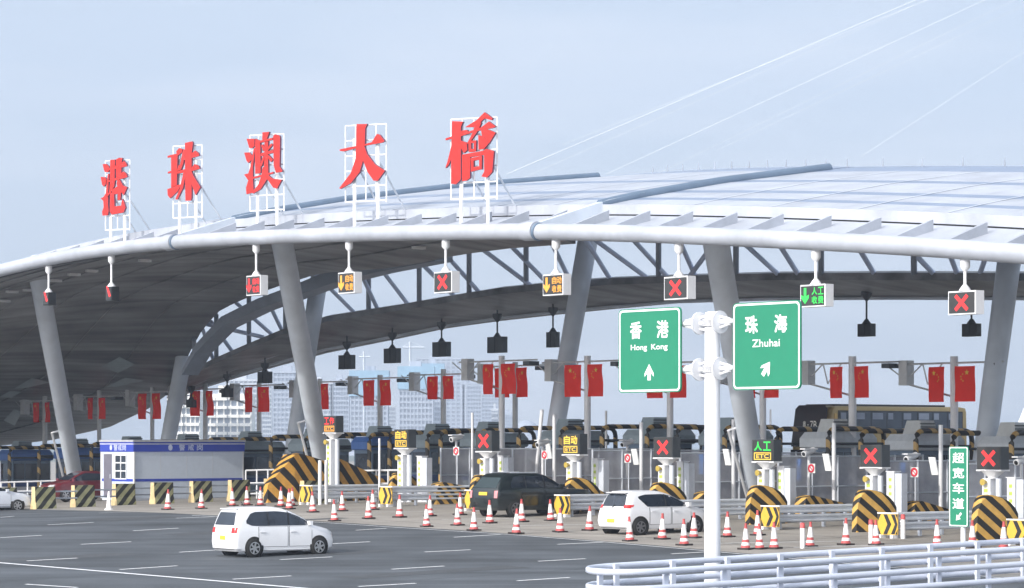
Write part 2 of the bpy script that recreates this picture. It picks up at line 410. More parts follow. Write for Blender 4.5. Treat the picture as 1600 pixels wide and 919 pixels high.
# ================================================================== THE CANOPY
TUBE = [(-900, 770), (-611, 655), (-450, 585), (-300, 524), (-150, 466), (-60, 439), (0, 422), (100, 400), (180, 388), (270, 378), (400, 371), (550, 366), (700, 362.5), (835, 361.5), (1000, 365), (1200, 373), (1400, 383), (1600, 396), (1750, 410), (1900, 428)]
TP = [RP(x, y, 0) for x, y in TUBE]
TWZ = [(rw(p), p.z) for p in TP]
def smooth_interp(pts, x):
    return sum(interp(pts, x + o) for o in (-2.5, -1.2, 0, 1.2, 2.5)) / 5
def tz(wv): return smooth_interp(TWZ, wv)
def CP(wv, d, z): p = P0 + VR * wv + UR * d; return Vector((p.x, p.y, z))
PROF = [(0, 0), (3.6, 1.25), (5.6, 1.68), (10, 2.5), (17, 3.55), (27.6, 4.75), (32, 5.1)]
def prof(d): return interp(PROF, d)
RIBW = [rw(RP(270, 378, 0)) - (rw(RP(835, 361, 0)) - rw(RP(270, 378, 0))), rw(RP(270, 378, 0)), rw(RP(835, 361, 0))]
RIBW.append(2 * RIBW[2] - RIBW[1])
W0, W1 = TWZ[0][0], RIBW[3] + 4
canopy = thing('toll_plaza_canopy', 'huge white curved steel toll plaza canopy on slanted grey columns', 'canopy', CP(0, 12, gz(0, 140)))
CO = canopy.location.copy()
def frange(a, b, n): return [a + (b - a) * i / n for i in range(n + 1)]
m = MB(CO); m.tube([CP(x, 0, tz(x)) for x in frange(W0, W1, 110)], .33, 16); ft = m.build('front_tube', roofwhite, canopy)
for rwv in RIBW[1:3]:
    for o, mt, rr in ((-.55, roofwhite, .385), (.25, ribgrey, .37)):
        m = MB(CO); m.tube([CP(rwv + o, 0, tz(rwv + o)), CP(rwv + o + (.75 if mt is roofwhite else .13), 0, tz(rwv + o + .3))], rr, 16); m.build('tube_collar', mt, ft)
# skirt, fascia, roof skin in bays
SK = [(.25, .12), (1.6, .35), (3.3, .80)]
def dm(x): return max(17.8, min(29.5, 29.5 - (x - RIBW[1]) / (RIBW[2] - RIBW[1]) * 11.7))
def dq(x, d): return 3.62 + (d - 3.62) * (dm(x) - 3.62) / 25.88
BANDS = [(3.62, 5.9, 0), (5.9, 6.9, 1), (6.9, 9.6, 0), (9.6, 10.9, 1), (10.9, 15.8, 0), (15.8, 17.4, 1), (17.4, 24.4, 0), (24.4, 29.5, 1)]
for bi, (a, b) in enumerate([(W0, RIBW[0] - .2), (RIBW[0] + .2, RIBW[1] - .2), (RIBW[1] + .2, RIBW[2] - .2), (RIBW[2] + .2, W1)]):
    n = 26 if bi == 0 else 16
    ws = frange(a, b, n)
    m = MB(CO)
    m.grid([[CP(x, d, tz(x) + z) for x in ws] for d, z in SK], thick=(0, 0, -.10)); m.build('skirt_panel', roofwhite, canopy)
    m = MB(CO)
    m.grid([[CP(x, 3.36, tz(x) + z) for x in ws] for z in (.86, 1.26)], thick=UR * .22); m.build('fascia', roofwhite, canopy)
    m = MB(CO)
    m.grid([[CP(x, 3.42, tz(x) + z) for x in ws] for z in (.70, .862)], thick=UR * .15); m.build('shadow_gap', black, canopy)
    m = MB(CO)
    for d0, d1, gi in BANDS:
        m.m = gi; dz = .0
        m.grid([[CP(x, dq(x, d), tz(x) + prof(dq(x, d)) + dz) for x in ws] for d in frange(d0, d1, 4)], thick=(0, 0, -.16))
    m.m = 2
    for q in range(1, 7):
        x = a + (b - a) * q / 7 + .6
        m.grid([[CP(x + o, dq(x, d), tz(x + o) + prof(dq(x, d)) + .025) for o in (0, .10)] for d in frange(3.7, 24.4, 10)], sm=False)
    m.build('roof_panel', [roofwhite, roofgrey, steel], canopy)
nf = 0
for bi in range(0, 3):
    x = RIBW[bi] + 1.6
    while x < RIBW[bi + 1] - .8 and x < W1:
        m = MB(CO)
        pts = [(.30, .18), (2.5, .98), (2.5, .40), (.30, .10)]
        for o in (0, .12):
            pass
        c0 = CP(x, 0, tz(x)); r = UR
        m.poly(pts, c0 + VR * .08, UR, Z, depth=.16); m.build('fin', roofwhite, canopy)
        x += 2.55
for i, rwv in enumerate(RIBW[:3]):
    m = MB(CO); c0 = CP(rwv, 0, tz(rwv)) + VR * .20
    m.poly([(-.05, .15), (.2, .38), (3.7, 1.46), (5.6, 1.86), (5.6, 1.2), (.4, .05)], c0, UR, Z, depth=.4); m.build('rib_plate', steel if i else steel, canopy)
    e = 26.2 if i < 2 else 16.2
    m = MB(CO); m.tube([CP(rwv, d, tz(rwv) + prof(d) + .03) for d in frange(3.4, e, 14)], .25, 10); m.build('ridge_tube', ribgrey, canopy)
for x in frange(RIBW[1] + 2, W1 - 2, 24):
    m = MB(CO); b_ = CP(x, dm(x) - .3, tz(x) + prof(dm(x) - .3) - .05); m.tube([b_, b_ + Z * .22, b_ + Z * .42], .05, 5, r2=.02); m.build('roof_spike', steel_d, canopy)
m = MB(CO); rows = []   # unseen slope added behind the crest to keep sun off the rear columns
for x in frange(RIBW[1] + 8, W1, 20):
    a = CP(x, dm(x) - .05, tz(x) + prof(dm(x)) - .02); e = CP(x, 26.8, 0); px_ = CX + F * e.x / e.y
    e.z = HC + (HY - (interp(TUBE, px_) + 2)) / F * e.y
    if dm(x) > 26.5: continue
    rows.append([a, a.lerp(e, .33) + Z * .25, a.lerp(e, .66) + Z * .25, e])
m.grid(rows, thick=(0, 0, -.15)); m.build('rear_shade_panel', roofgrey, canopy)
# ceiling (dark soffit) swept down to the ground on the far left
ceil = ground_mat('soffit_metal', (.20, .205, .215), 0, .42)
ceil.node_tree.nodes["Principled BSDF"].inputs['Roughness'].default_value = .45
BACK = [(900, 381, 14), (800, 388, 15), (720, 398, 16), (663, 410, 17), (600, 420, 18), (500, 427, 20), (430, 449, 21), (380, 468, 22), (345, 484, 23), (318, 512, 24), (298, 548, 26), (280, 585, 29), (262, 616, 33), (230, 640, 38), (170, 668, 43), (80, 688, 47), (-30, 700, 50), (-120, 710, 52)]
BW = []
for x, y, d in BACK:
    p = RP(x, y, d); BW.append((rw(p), p.z, d))
BW.sort()
wz = [(a, b) for a, b, c in BW]; wd_ = [(a, c) for a, b, c in BW]
m = MB(CO); rows = []
for x in frange(BW[0][0], BW[-1][0], 70):
    zf = tz(x) - .28; zb = interp(wz, x); db = interp(wd_, x)
    rows.append([CP(x, .5 + (db - .5) * t, zf + (zb - zf) * t + 1.1 * math.sin(math.pi * t)) for t in (0, .12, .25, .4, .55, .7, .85, 1)])
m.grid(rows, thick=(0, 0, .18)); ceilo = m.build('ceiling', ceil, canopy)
# seams and lamps under the ceiling
m = MB(CO); 
for t in (.12, .25, .4, .55, .7, .85):
    line = []
    for x in frange(BW[0][0], BW[-1][0], 60):
        zf = tz(x) - .28; zb = interp(wz, x); db = interp(wd_, x)
        line.append(CP(x, .5 + (db - .5) * t, zf + (zb - zf) * t + 1.1 * math.sin(math.pi * t) - .03))
    m.tube(line, .05, 5)
m.build('ceiling_seam', ceil, ceilo)
skyl = mat('skylight_glass', (.16, .20, .21), .3, var=.4, emit=(.5, .62, .66), es=.03)  # weak emission stands in for daylight through the panes
def ceilp(x, t, dz=-.06):
    zf = tz(x) - .28; zb = interp(wz, x); db = interp(wd_, x)
    return CP(x, .5 + (db - .5) * t, zf + (zb - zf) * t + 1.1 * math.sin(math.pi * t) + dz)
def inv_ceil(px, py):
    best = None
    for i in range(0, 121):
        x = BW[0][0] + (BW[-1][0] - BW[0][0]) * i / 120
        for k in range(0, 41):
            q = ceilp(x, k / 40); e = (CX + F * q.x / q.y - px) ** 2 + (HY - F * (q.z - HC) / q.y - py) ** 2
            if best is None or e < best[0]: best = (e, x, k / 40)
    return best[1:]
for px, py, pw, ph in [(185, 570, 50, 20), (193, 597, 54, 16), (48, 597, 56, 16), (215, 668, 30, 12), (18, 617, 36, 10), (22, 652, 26, 22)]:
    m = MB(CO); cs = [ceilp(*inv_ceil(px + a * pw / 2, py + b * ph / 2 - a * 4), dz=-.10) for a, b in ((-1, .2), (-.1, 1), (1, -.2), (.1, -1))]
    m.add(cs, [(0, 1, 2, 3)]); m.build('skylight', skyl, ceilo)
lampm = mat('ceiling_lamp', (.8, .8, .8), .4)
for px, py in [(223, 405), (144, 420), (118, 428), (85, 437), (52, 452), (20, 455), (2, 471), (652, 388)]:
    q = ceilp(*inv_ceil(px, py), dz=-.16); m = MB(CO); m.box(q, (.7, .28, .14), (UR, VR, Z)); m.build('ceiling_lamp', lampm, ceilo)
# intermediate beam and rear band
m = MB(CO); rows = []
for x, y, h in [(284, 582, 8), (305, 545, 13), (345, 503, 16), (400, 476, 17), (460, 454, 18), (520, 431, 22), (590, 414, 22), (680, 398, 20)]:
    a = RP(x, y - h / 2, 22); b = RP(x, y + h / 2, 22); rows.append([a, b])
m.grid(rows, thick=UR * 1.2); m.build('mid_beam', steel_d, canopy)
BT = [(1900, 432), (1600, 427), (1400, 426), (1200, 427), (1060, 431), (950, 435), (880, 440), (780, 450), (700, 463), (620, 477), (510, 494), (440, 515), (380, 540), (330, 562), (290, 584), (262, 604)]
BB = [(1900, 474), (1600, 469), (1400, 468.5), (1200, 470), (1060, 474), (950, 484), (880, 491), (780, 502), (700, 513), (620, 530), (510, 552), (440, 571), (380, 588), (330, 603), (290, 617), (262, 628)]
m = MB(CO); rows = []
for (x, yt), (_, yb) in zip(BT, BB):
    a = RP(x, yt, 27); c = RP(x, yb, 32)
    rows.append([c + Z * 1.0, a + UR * .4 + Z * .1, a, a - Z * .35, a.lerp(c, .45) - Z * .30, c, c + Z * 1.0])
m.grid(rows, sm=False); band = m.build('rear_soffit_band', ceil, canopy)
m = MB(CO)
for fr_, off in ((.25, .0), (.6, 0), (.85, 0)):
    m.tube([RP(x, yt + (yb - yt) * fr_, 27.5 + fr_ * 4) - Z * .12 for (x, yt), (_, yb) in zip(BT, BB)], .09, 5)
m.build('band_rail', steel, band)
# web members between roof edge and rear band
def bt(x): return interp(BT[::-1], x)
webs = [(1548, 380, 1530, 428), (1480, 388, 1497, 428), (1428, 398, 1428, 428, 1), (1428, 396, 1462, 428), (1345, 393, 1368, 428), (1283, 390, 1283, 430, 1), (1220, 386, 1250, 430), (1160, 378, 1223, 432), (1150, 382, 1150, 430, 1),
 (1060, 372, 1088, 432), (1120, 375, 1075, 432), (1029, 372, 1029, 433, 1), (985, 370, 1045, 432), (930, 375, 1015, 434), (868, 392, 892, 438), (926, 392, 955, 436), (822, 380, 822, 446, 1), (800, 386, 858, 442), (765, 398, 833, 446),
 (733, 400, 733, 456, 1), (700, 402, 750, 455), (652, 405, 712, 462), (655, 416, 655, 472, 1), (595, 420, 640, 476), (576, 424, 576, 485, 1), (570, 440, 590, 480), (515, 450, 556, 488), (446, 470, 446, 513, 1), (420, 474, 440, 512), (389, 488, 389, 534, 1),
 (390, 492, 425, 520), (346, 512, 412, 524), (338, 518, 338, 556, 1), (322, 530, 332, 556), (304, 548, 306, 574, 1), (342, 520, 362, 545)]
for wb in webs:
    thin = len(wb) == 5
    m = MB(CO); a_ = RP(wb[0], wb[1], 25.5); b_ = RP(wb[2], wb[3] + 3, 27.3); m.tube([b_ + (a_ - b_) * 1.6, b_], .13 if not thin else .15, 8); m.build('web_member', steel_d if thin else webblue, canopy)
# columns
cols = [('front', 60, 432, 124, 7, 16.5), ('front', 442, 384, 514, 7, 16.5), ('front', 1119, 380, 1190, 7, 16.5),
        ('rear', 500, 428, 446, 26.5, 23), ('rear', 918, 378, 850, 26.5, 23), ('rear', 1578, 398, 1526, 26.5, 23), ('rear', 285, 570, 246, 26.5, 24)]
for kind, tx, ty, bx, dt, db in cols:
    top = RP(tx, ty, dt); k = (bx - CX) / F; Yb = (P0U + db) / (k * UR.x + UR.y); bot = GY(bx, Yb)
    tl = (top - bot); top = bot + tl * 1.06
    m = MB(CO); m.tube([bot - Z * .2, bot.lerp(top, .5), top], .47, 20, r2=.55); cobj = m.build('column', steel, canopy)
    if kind == 'front':   # rainwater pipe up the column
        a = bot.lerp(top, .30) - UR * .2 - VR * .0 + Vector((-.72, -.2, 0)); b = Vector((bot.x - .55, bot.y - .65, bot.z))
        m = MB(CO); m.tube([a + Vector((.35, .2, .1)), a, b], .07, 6); m.build('drain_pipe', white, cobj)
    else:
        c = bot.lerp(top, .27) + Vector((.6, -.2, 0)); m = MB(CO); m.box(c + Vector((.45, 0, 0)), (.9, .16, .12)); m.build('lamp_bracket', black, cobj)

# ================================================================== BIG RED CHARACTERS
CH = {
'gang': (163, 253, 150, 240, 8.357, (165, 203, 252, 360, 374), [
 [(135,165),(175,165),(215,205),(225,240),(205,280),(165,270),(150,235)], [(110,325),(165,335),(185,370),(175,430),(150,455),(130,430)],
 [(205,300),(218,300),(207,560),(205,700),(215,780),(200,835),(135,830),(130,780),(150,720),(145,640),(110,605),(150,590),(180,540),(190,400)],
 [(235,125),(295,130),(290,390),(230,390)], [(308,130),(350,115),(390,125),(380,190),(375,380),(312,385)],
 [(215,232),(380,190),(410,165),(440,200),(450,240),(375,245),(215,258)], [(195,395),(370,355),(375,320),(405,300),(440,330),(455,380),(420,385),(200,412)],
 [(240,390),(300,390),(290,470),(250,540),(200,600),(178,600),(225,540)], [(330,395),(360,400),(400,480),(455,510),(410,605),(350,520),(320,450)],
 [(250,520),(330,480),(380,520),(370,660),(335,660),(338,575),(290,580)], [(240,550),(290,550),(295,735),(380,735),(395,650),(415,690),(435,770),(410,825),(260,835),(235,790)]]),
'zhu': (267, 229, 255, 220, 7.075, (271, 316, 229, 341, 358), [
 [(90,185),(190,175),(185,150),(215,120),(250,135),(245,170),(200,200),(90,205)], [(130,190),(200,190),(190,520),(130,540)], [(95,360),(200,345),(215,300),(245,330),(240,358),(95,380)],
 [(90,550),(150,540),(200,520),(240,520),(200,590),(120,655),(95,620)], [(262,140),(290,150),(262,300),(237,362),(218,350),(235,280)], [(240,232),(360,195),(390,175),(425,205),(435,238),(360,248),(240,262)],
 [(200,370),(360,350),(385,320),(430,345),(440,380),(360,392),(200,397)], [(285,75),(360,70),(370,90),(355,200),(355,680),(345,710),(290,705),(285,400)],
 [(270,390),(297,400),(264,560),(203,680),(180,675),(230,560)], [(355,390),(372,440),(450,580),(400,660),(365,560),(345,480)]]),
'ao': (388, 213, 380, 205, 7.075, (391, 444, 212, 330, 342), [
 [(80,100),(165,115),(168,190),(140,215),(110,205)], [(55,250),(110,255),(145,300),(135,340),(100,370),(80,340)],
 [(162,215),(174,220),(150,420),(150,560),(160,700),(80,710),(75,640),(100,560),(55,490),(100,485),(120,430)], [(180,115),(232,150),(236,480),(232,500),(178,500),(174,250)],
 [(255,60),(330,65),(300,150),(255,150)], [(372,120),(390,100),(440,125),(445,150),(440,460),(470,510),(460,520),(400,520),(378,440),(374,180)],
 [(240,285),(372,268),(372,300),(240,318)], [(282,150),(320,150),(318,480),(274,480)], [(244,200),(266,192),(288,256),(268,265)], [(352,195),(371,212),(322,262),(310,245)],
 [(328,318),(373,376),(352,398),(315,340)], [(268,318),(285,338),(252,430),(235,420)], [(160,532),(380,508),(380,526),(160,552)],
 [(265,440),(325,440),(325,560),(240,680),(160,715),(150,700),(220,620),(255,520)], [(320,530),(370,580),(470,605),(420,695),(380,680),(330,600),(310,570)], [(228,148),(373,138),(373,160),(228,172)]]),
'da': (537, 200, 525, 190, 6.568, (540, 604, 197, 316, 340), [
 [(80,300),(245,290),(330,285),(400,275),(450,200),(480,215),(525,285),(500,295),(330,300),(120,327),(80,317)],
 [(250,70),(355,85),(335,130),(330,300),(320,430),(280,560),(190,660),(85,705),(75,695),(190,560),(240,420),(245,290)], [(325,300),(355,390),(430,500),(530,580),(460,670),(420,665),(360,570),(310,430)]]),
'qiao': (703, 187, 695, 180, 5.926, (705, 777, 187, 312, 334), [
 [(45,225),(100,215),(180,205),(190,175),(240,175),(260,210),(180,226),(45,242)], [(105,75),(205,95),(185,140),(185,620),(140,660),(95,650),(100,300)], [(100,300),(112,400),(70,480),(45,500),(75,400)],
 [(185,265),(240,292),(245,360),(215,385),(185,330)], [(225,150),(330,100),(400,40),(470,105),(462,122),(400,95),(340,140),(300,160)], [(250,196),(370,172),(440,130),(500,185),(480,192),(340,200),(250,214)],
 [(330,110),(372,130),(342,200),(272,290),(240,310),(290,220)], [(370,190),(430,200),(500,240),(440,330),(418,330),(380,250)],
 [(258,278),(282,290),(285,385),(262,378)], [(258,278),(330,285),(330,308),(258,300)], [(310,285),(330,285),(328,385),(308,380)], [(268,358),(328,358),(328,384),(268,384)], [(350,240),(400,260),(440,330),(400,372),(352,372)],
 [(205,400),(278,410),(275,620),(245,640),(205,640)], [(205,398),(400,388),(420,375),(490,405),(480,428),(205,430)], [(402,390),(490,405),(475,590),(430,635),(380,620),(405,580)],
 [(284,440),(310,446),(310,560),(288,565)], [(284,440),(385,432),(385,462),(284,470)], [(362,440),(386,440),(384,558),(362,552)], [(288,530),(384,522),(384,552),(288,565)]]),
}
LBL = {'gang': ('gang_character', 'red rooftop character 港, smallest and leftmost on its white frame'), 'zhu': ('zhu_character', 'red rooftop character 珠 on a white tube frame'),
       'ao': ('ao_character', 'red rooftop character 澳 on a white tube frame'), 'da': ('da_character', 'red rooftop character 大, three bold open strokes on white grid'), 'qiao': ('qiao_character', 'red rooftop character 橋, largest and rightmost on its white frame')}
DS = 2.2
redge = mat('character_side_shade', (.16, .05, .09), .5)  # shade of the unlit side faces painted as a darker colour
for key, (cx0, cy0, zx, zy, zs, fr, polys) in CH.items():
    x0, x1, y0, y1, yl = fr
    base = RP((x0 + x1) / 2, yl, DS); nm, lb = LBL[key]
    t = thing('rooftop_character', lb, 'sign letter', base, 0, 'red characters on the canopy roof')
    o = RP(zx, zy, DS); q = RP(zx + 10, zy, DS); mpx = (q - o).length / 10; mpy = o.y / F
    m = MB(base)
    for i, pl in enumerate(polys):
        pts = []
        for a, b in pl: pts.append((a / zs * mpx, -b / zs * mpy))
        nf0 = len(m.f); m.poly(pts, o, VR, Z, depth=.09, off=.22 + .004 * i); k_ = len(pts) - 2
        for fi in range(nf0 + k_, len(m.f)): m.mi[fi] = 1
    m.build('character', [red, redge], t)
    def FP(x, y, dd=DS): return RP(x, y, dd)
    m = MB(base); n = 4; rr = .035
    for i in range(n + 1):
        x = x0 + (x1 - x0) * i / n; m.tube([FP(x, y0 - (x - x0) * .05), FP(x, y1)], rr, 5)
    for j in range(6):
        y = y0 + (y1 - y0) * j / 5; m.tube([FP(x0, y), FP(x1, y - (x1 - x0) * .05)], rr, 5)
    m.build('frame', white, t)
    for fx in (.22, .8):
        x = x0 + (x1 - x0) * fx; a = FP(x, y0 + 20); b = FP(x, yl); b.z = tz(rw(b)) + interp(SK, DS) - .05
        m = MB(base); m.tube([a, b], .085, 6); m.build('leg', white, t)
        c = CP(rw(a), DS + 1.5, tz(rw(a)) + prof(DS + 1.5) - .05); m = MB(base); m.tube([FP(x, y0 + (y1 - y0) * .45), c], .045, 6); m.build('brace', steel, t)
# ================================================================== LANE SIGNALS UNDER THE CANOPY
def stx(p, r): r = Vector(r); return p + r * (p.dot(r) * .12)
def xcross(m, o, r, u, s, off):
    for sg in (1, -1):
        d = (Vector(r) * 1.0 + Vector(u) * sg).normalized(); e = d.cross(Vector(r).cross(Vector(u)).normalized())
        w_ = s * .13; l_ = s * .70
        m.add([Vector(o) + stx(d * a * l_ + e * b * w_, r) + Vector(r).cross(Vector(u)).normalized() * (off + .002 * (sg + 1)) for a, b in ((-1, -1), (1, -1), (1, 1), (-1, 1))], [(0, 1, 2, 3) if (d.cross(e)).dot(Vector(r).cross(Vector(u))) > 0 else (3, 2, 1, 0)])
ARROW = [(-.10, .5), (.10, .5), (.10, -.05), (.30, .08), (.30, -.14), (0, -.5), (-.30, -.14), (-.30, .08), (-.10, -.05)]
FR, FU = Vector((0, -1, 0)), Z     # local right / up of a face looking to -x
def hung(px, py, wpx, hpx, kind, label, full=True):
    c = RP(px, py, 0); s = F / c.y; hh = hpx / s; ww = wpx / s / .80
    top = tz(rw(c)) - .30
    t = thing('lane_signal', label, 'lane signal', c, math.atan2(UR.y, UR.x), 'lane signals hanging from the canopy front')
    m = MB(); m.box((.2, 0, 0), (.4, ww, hh)); m.build('housing', white if full else black, t)
    m = MB(); m.box((-.012, 0, 0), (.02, ww - .10, hh - .10)); m.build('screen', screen, t)
    m = MB(); L_ = top - c.z
    m.tube([(.15, 0, hh / 2), (.15, 0, L_)], .055, 8); m.lathe((.15, 0, hh / 2), [(.22, 0), (.16, .1), (.06, .22)], 10); m.lathe((.15, 0, L_ - .42), [(.07, 0), (.17, .12), (.17, .42)], 10)
    m.build('hanger', white, t)
    m = MB(); o = Vector((-.024, 0, 0))
    if kind == 'x': xcross(m, o, FR, FU, hh * .62, .004); mt = ledr
    elif kind == 'far':
        m.poly([(a * ww * .5, b * hh * .45 + .1 * hh) for a, b in ((-.7, 1), (-.2, 1), (.3, .2), (.8, -.6), (.2, -.8), (-.2, 0))], o, FR, FU, off=.004); mt = ledr
    else:
        m.poly([(a * hh * .8 - ww * .29, b * hh * .72) for a, b in ARROW], o, FR, FU, off=.004)
        txt = {'auto': ('自动', '收费'), 'man': ('人工', '收费'), 'red': ('工作', '未开')}[kind]
        txt = {'auto': ('自动', '收费'), 'man': ('人工', '收费'), 'red': ('自动', '收费')}[kind]
        for i, q in enumerate(txt):
            for j, ch in enumerate(q):
                m.glyph(ch, o + FR * (ww * (.03 + .25 * j + .06)) + FU * (hh * (.20 - .40 * i)), FR, FU, ww * .22, hh * .34, bold=.012, off=.005)
        mt = {'auto': ledo, 'man': ledg, 'red': ledr}[kind]
    m.build('lit_symbol', mt, t)
    return t
hung(72, 467, 15, 20, 'far', 'small black hanging signal with a red mark near the left slanted column', False)
hung(170, 459, 16, 22, 'far', 'small black hanging signal with red mark, next left of the red arrow panel', False)
hung(396, 446, 33, 31, 'red', 'hanging lane panel with red down arrow and red characters')
hung(541, 442, 36, 33, 'auto', 'hanging lane panel with orange down arrow under the 大 character')
hung(692, 441, 38, 33, 'x', 'hanging panel with red X between the two orange arrow panels')
hung(864, 445, 41, 33, 'auto', 'hanging lane panel with orange down arrow beside the dark slanted column')
hung(1056, 450, 45, 36, 'x', 'hanging panel with red X above the Hong Kong sign')
hung(1270, 462, 45, 35, 'man', 'hanging lane panel with green down arrow and 人工 beside the Zhuhai sign')
hung(1503, 473, 47, 37, 'x', 'hanging panel with red X at the right end of the canopy')
def rhung(px, py, wpx, hpx, label, blk=False):
    c = RP(px, py, 29.5); s = F / c.y; hh = hpx / s; ww = wpx / s / .72
    bz = HC + (HY - interp(BB[::-1], px)) / F * c.y
    t = thing('rear_lane_signal', label, 'lane signal', c, math.atan2(UR.y, UR.x), 'dark signal backs hanging from the rear soffit')
    m = MB(); m.box((0, 0, 0), (.35, ww, hh)); m.build('housing', black if blk else boxgrey, t)
    m = MB(); m.box((-.18, 0, 0), (.03, .05, hh - .05)); m.build('back_seam', black, t)
    m = MB(); L_ = max(.5, bz - c.z + .9); m.tube([(0, 0, hh / 2 - .02), (0, 0, L_)], .05, 6); m.lathe((0, 0, hh / 2 - .02), [(.25, 0), (.08, .25)], 8); m.lathe((0, 0, L_ - .95), [(.06, 0), (.28, .3), (.28, .5)], 8); m.build('hanger', boxgrey, t)
for px, py, wp, hp, lb in [(299, 631, 13, 12, 'smallest dark hanging box, low behind the first gantry by the white terraces'), (355, 614, 16, 14, 'small dark hanging box in front of the white terraced flats'),
    (414, 590, 22, 18, 'dark hanging box over a red flag, just left of the leaning column pair'), (542, 566, 25, 22, 'dark hanging box right of the big leaning column'),
    (613, 556, 25, 23, 'dark hanging box left of the crane, below the soffit band'), (690, 546, 27, 23, 'dark hanging box over the blue-netted tower'),
    (777, 539, 29, 25, 'dark hanging box directly over the tall white flag pole'), (864, 531, 16, 24, 'dark hanging box half hidden by the dark slanted column'),
    (1354, 516, 21, 20, 'black hanging box right of the Zhuhai sign over open sky'), (1518, 516, 22, 20, 'black hanging box beneath the rightmost red X panel')]:
    rhung(px, py, wp, hp, lb, px > 1000)

# ================================================================== LED POSTS AT THE ISLANDS
stick = stripes('sticker_strip', (.75, .74, .55), (.45, .60, .10), (0, 0, 1), .28, .55, .6)
horn = mat('horn_yellow', (.45, .33, .06), .5)
def ledpost(px, ytop, ybot, wpx, kind, Y, label):
    c = W(px, (ytop + ybot) / 2, Y); s = F / Y; hh = (ybot - ytop) / s; ww = wpx / s / .643
    g = gz(c.x, c.y); zc = c.z - g
    t = thing('lane_display', label, 'lane display', (c.x, c.y, g), RZ, 'LED displays on posts at the toll islands')
    m = MB(); m.box((.24, 0, zc), (.48, ww, hh)); m.build('housing', boxgrey, t)
    m = MB(); m.box((-.01, 0, zc), (.02, ww - .06, hh - .06)); m.build('screen', screen, t)
    m = MB(); zb = zc - hh / 2
    m.box((.24, 0, zb - .03), (.52, ww + .06, .06)); m.lathe((.24, 0, zb - .34), [(.2, 0), (.2, .06), (.5, .31)], 12); m.build('bracket', white, t)
    m = MB(); m.bb((.06, -.02, 0), (.40, .38, zb - .34)); m.build('cabinet', white, t)
    m = MB(); m.bb((.05, .1, .5), (.058, .3, zb - .62)); m.build('sticker', stick, t)
    m = MB(); m.tube([(.3, -.24, 0), (.3, -.24, zb - .34)], .12, 12); m.build('post', galv, t)
    m = MB(); m.tube([(-.15, .2, zb - .48), (.1, .2, zb - .48)], .13, 10, r2=.05); m.build('horn', horn, t)
    m = MB(); o = Vector((-.022, 0, zc))
    if kind == 'x': xcross(m, o, FR, FU, hh * .62, .004); m.build('lit_symbol', ledr, t)
    else:
        top, col = {'auto': ('自动', ledy), 'man': ('人工', ledg), 'work': ('工作', ledr)}[kind]
        for j, ch in enumerate(top): m.glyph(ch, o + FR * (ww * (-.21 + .42 * j)) + FU * hh * .2, FR, FU, ww * .36, hh * .42, bold=.02, off=.004)
        m.build('lit_characters', col, t)
        m = MB(); a, b = ww * .40, hh * .17; oo = o - FU * hh * .26
        for p, q in (((-a, b - .04), (a, b)), ((-a, -b), (a, -b + .04)), ((-a, -b + .04), (-a + .05, b - .04)), ((a - .05, -b + .04), (a, b - .04))):
            m.poly([(p[0], p[1]), (q[0], p[1]), (q[0], q[1]), (p[0], q[1])], oo, FR, FU, off=.004)
        m.glyph('ETC', oo, FR, FU, a * 1.5, b * 1.1, bold=.02, off=.004); m.build('lit_badge', ledy if kind != 'work' else ledo, t)
    return t
for px, a, b, wp, kind, k, lb in [(515, 650, 676, 21, 'work', 0, 'LED display with red 工作 in front of the leaning column'), (627, 671, 700, 23, 'auto', 1, 'LED display with yellow 自动 in front of the blue booth'),
    (756, 673, 705, 25, 'x', 2, 'LED display with red X behind the black SUV'), (892, 678, 710, 26, 'auto', 3, 'LED display with yellow 自动 over the black SUV bonnet'),
    (1036, 683, 715, 28, 'x', 4, 'LED display with red X above the small white hatchback'), (1192, 687, 721, 30, 'man', 5, 'LED display with green 人工 beside the tall white sign pole'),
    (1361, 695, 730, 29, 'x', 6, 'LED display with red X in front of the coach'), (1545, 698, 734, 31, 'x', 7, 'LED display with red X right of the green vertical sign')]:
    ledpost(px, a, b, wp, kind, 146.9 * (1 - .0326 * k) - 5, lb)

# ================================================================== ISLAND NOSES
yb = stripes('hazard_stripes', (.015, .013, .012), (.60, .36, .085), (1, 1, 1), .56, .5, .65, phase=.1)
yb2 = stripes('hazard_stripes_steep', (.015, .013, .012), (.62, .33, .06), (1, 1, .8), .80, .5, .65)
chy = mat('chevron_yellow', (.66, .41, .05), .5, var=.1)
# chevron board
pr = thing('chevron_board', 'x', 'chevron board', group='black and yellow chevron boards at the island noses')
m = MB(); m.box((.02, 0, .52), (.03, 1.0, .78)); m.build('board', chy, pr)
m = MB()
for s0 in (-.22, .16): m.poly([(s0, .37), (s0 + .19, .37), (min(.49, s0 + .40), 0), (s0 + .19, -.37), (s0, -.37), (s0 + .20, 0)], (.004, 0, .52), FR, FU, off=.004)
m.poly([(-.49, .38), (-.34, .38), (-.49, .10)], (.004, 0, .52), FR, FU, off=.004); m.poly([(-.49, -.38), (-.49, -.10), (-.34, -.38)], (.004, 0, .52), FR, FU, off=.004)
m.poly([(.38, .38), (.49, .38), (.49, .18)], (.004, 0, .52), FR, FU, off=.004); m.poly([(.38, -.38), (.49, -.18), (.49, -.38)], (.004, 0, .52), FR, FU, off=.004)
m.build('chevrons', black, pr)
m = MB(); m.box((.02, 0, .935), (.05, 1.04, .05)); m.build('top_rail', white, pr)
for y in (-.3, .3):
    m = MB(); m.box((.02, y, .065), (.3, .14, .13)); m.build('foot', white, pr)
CB = Row(pr)
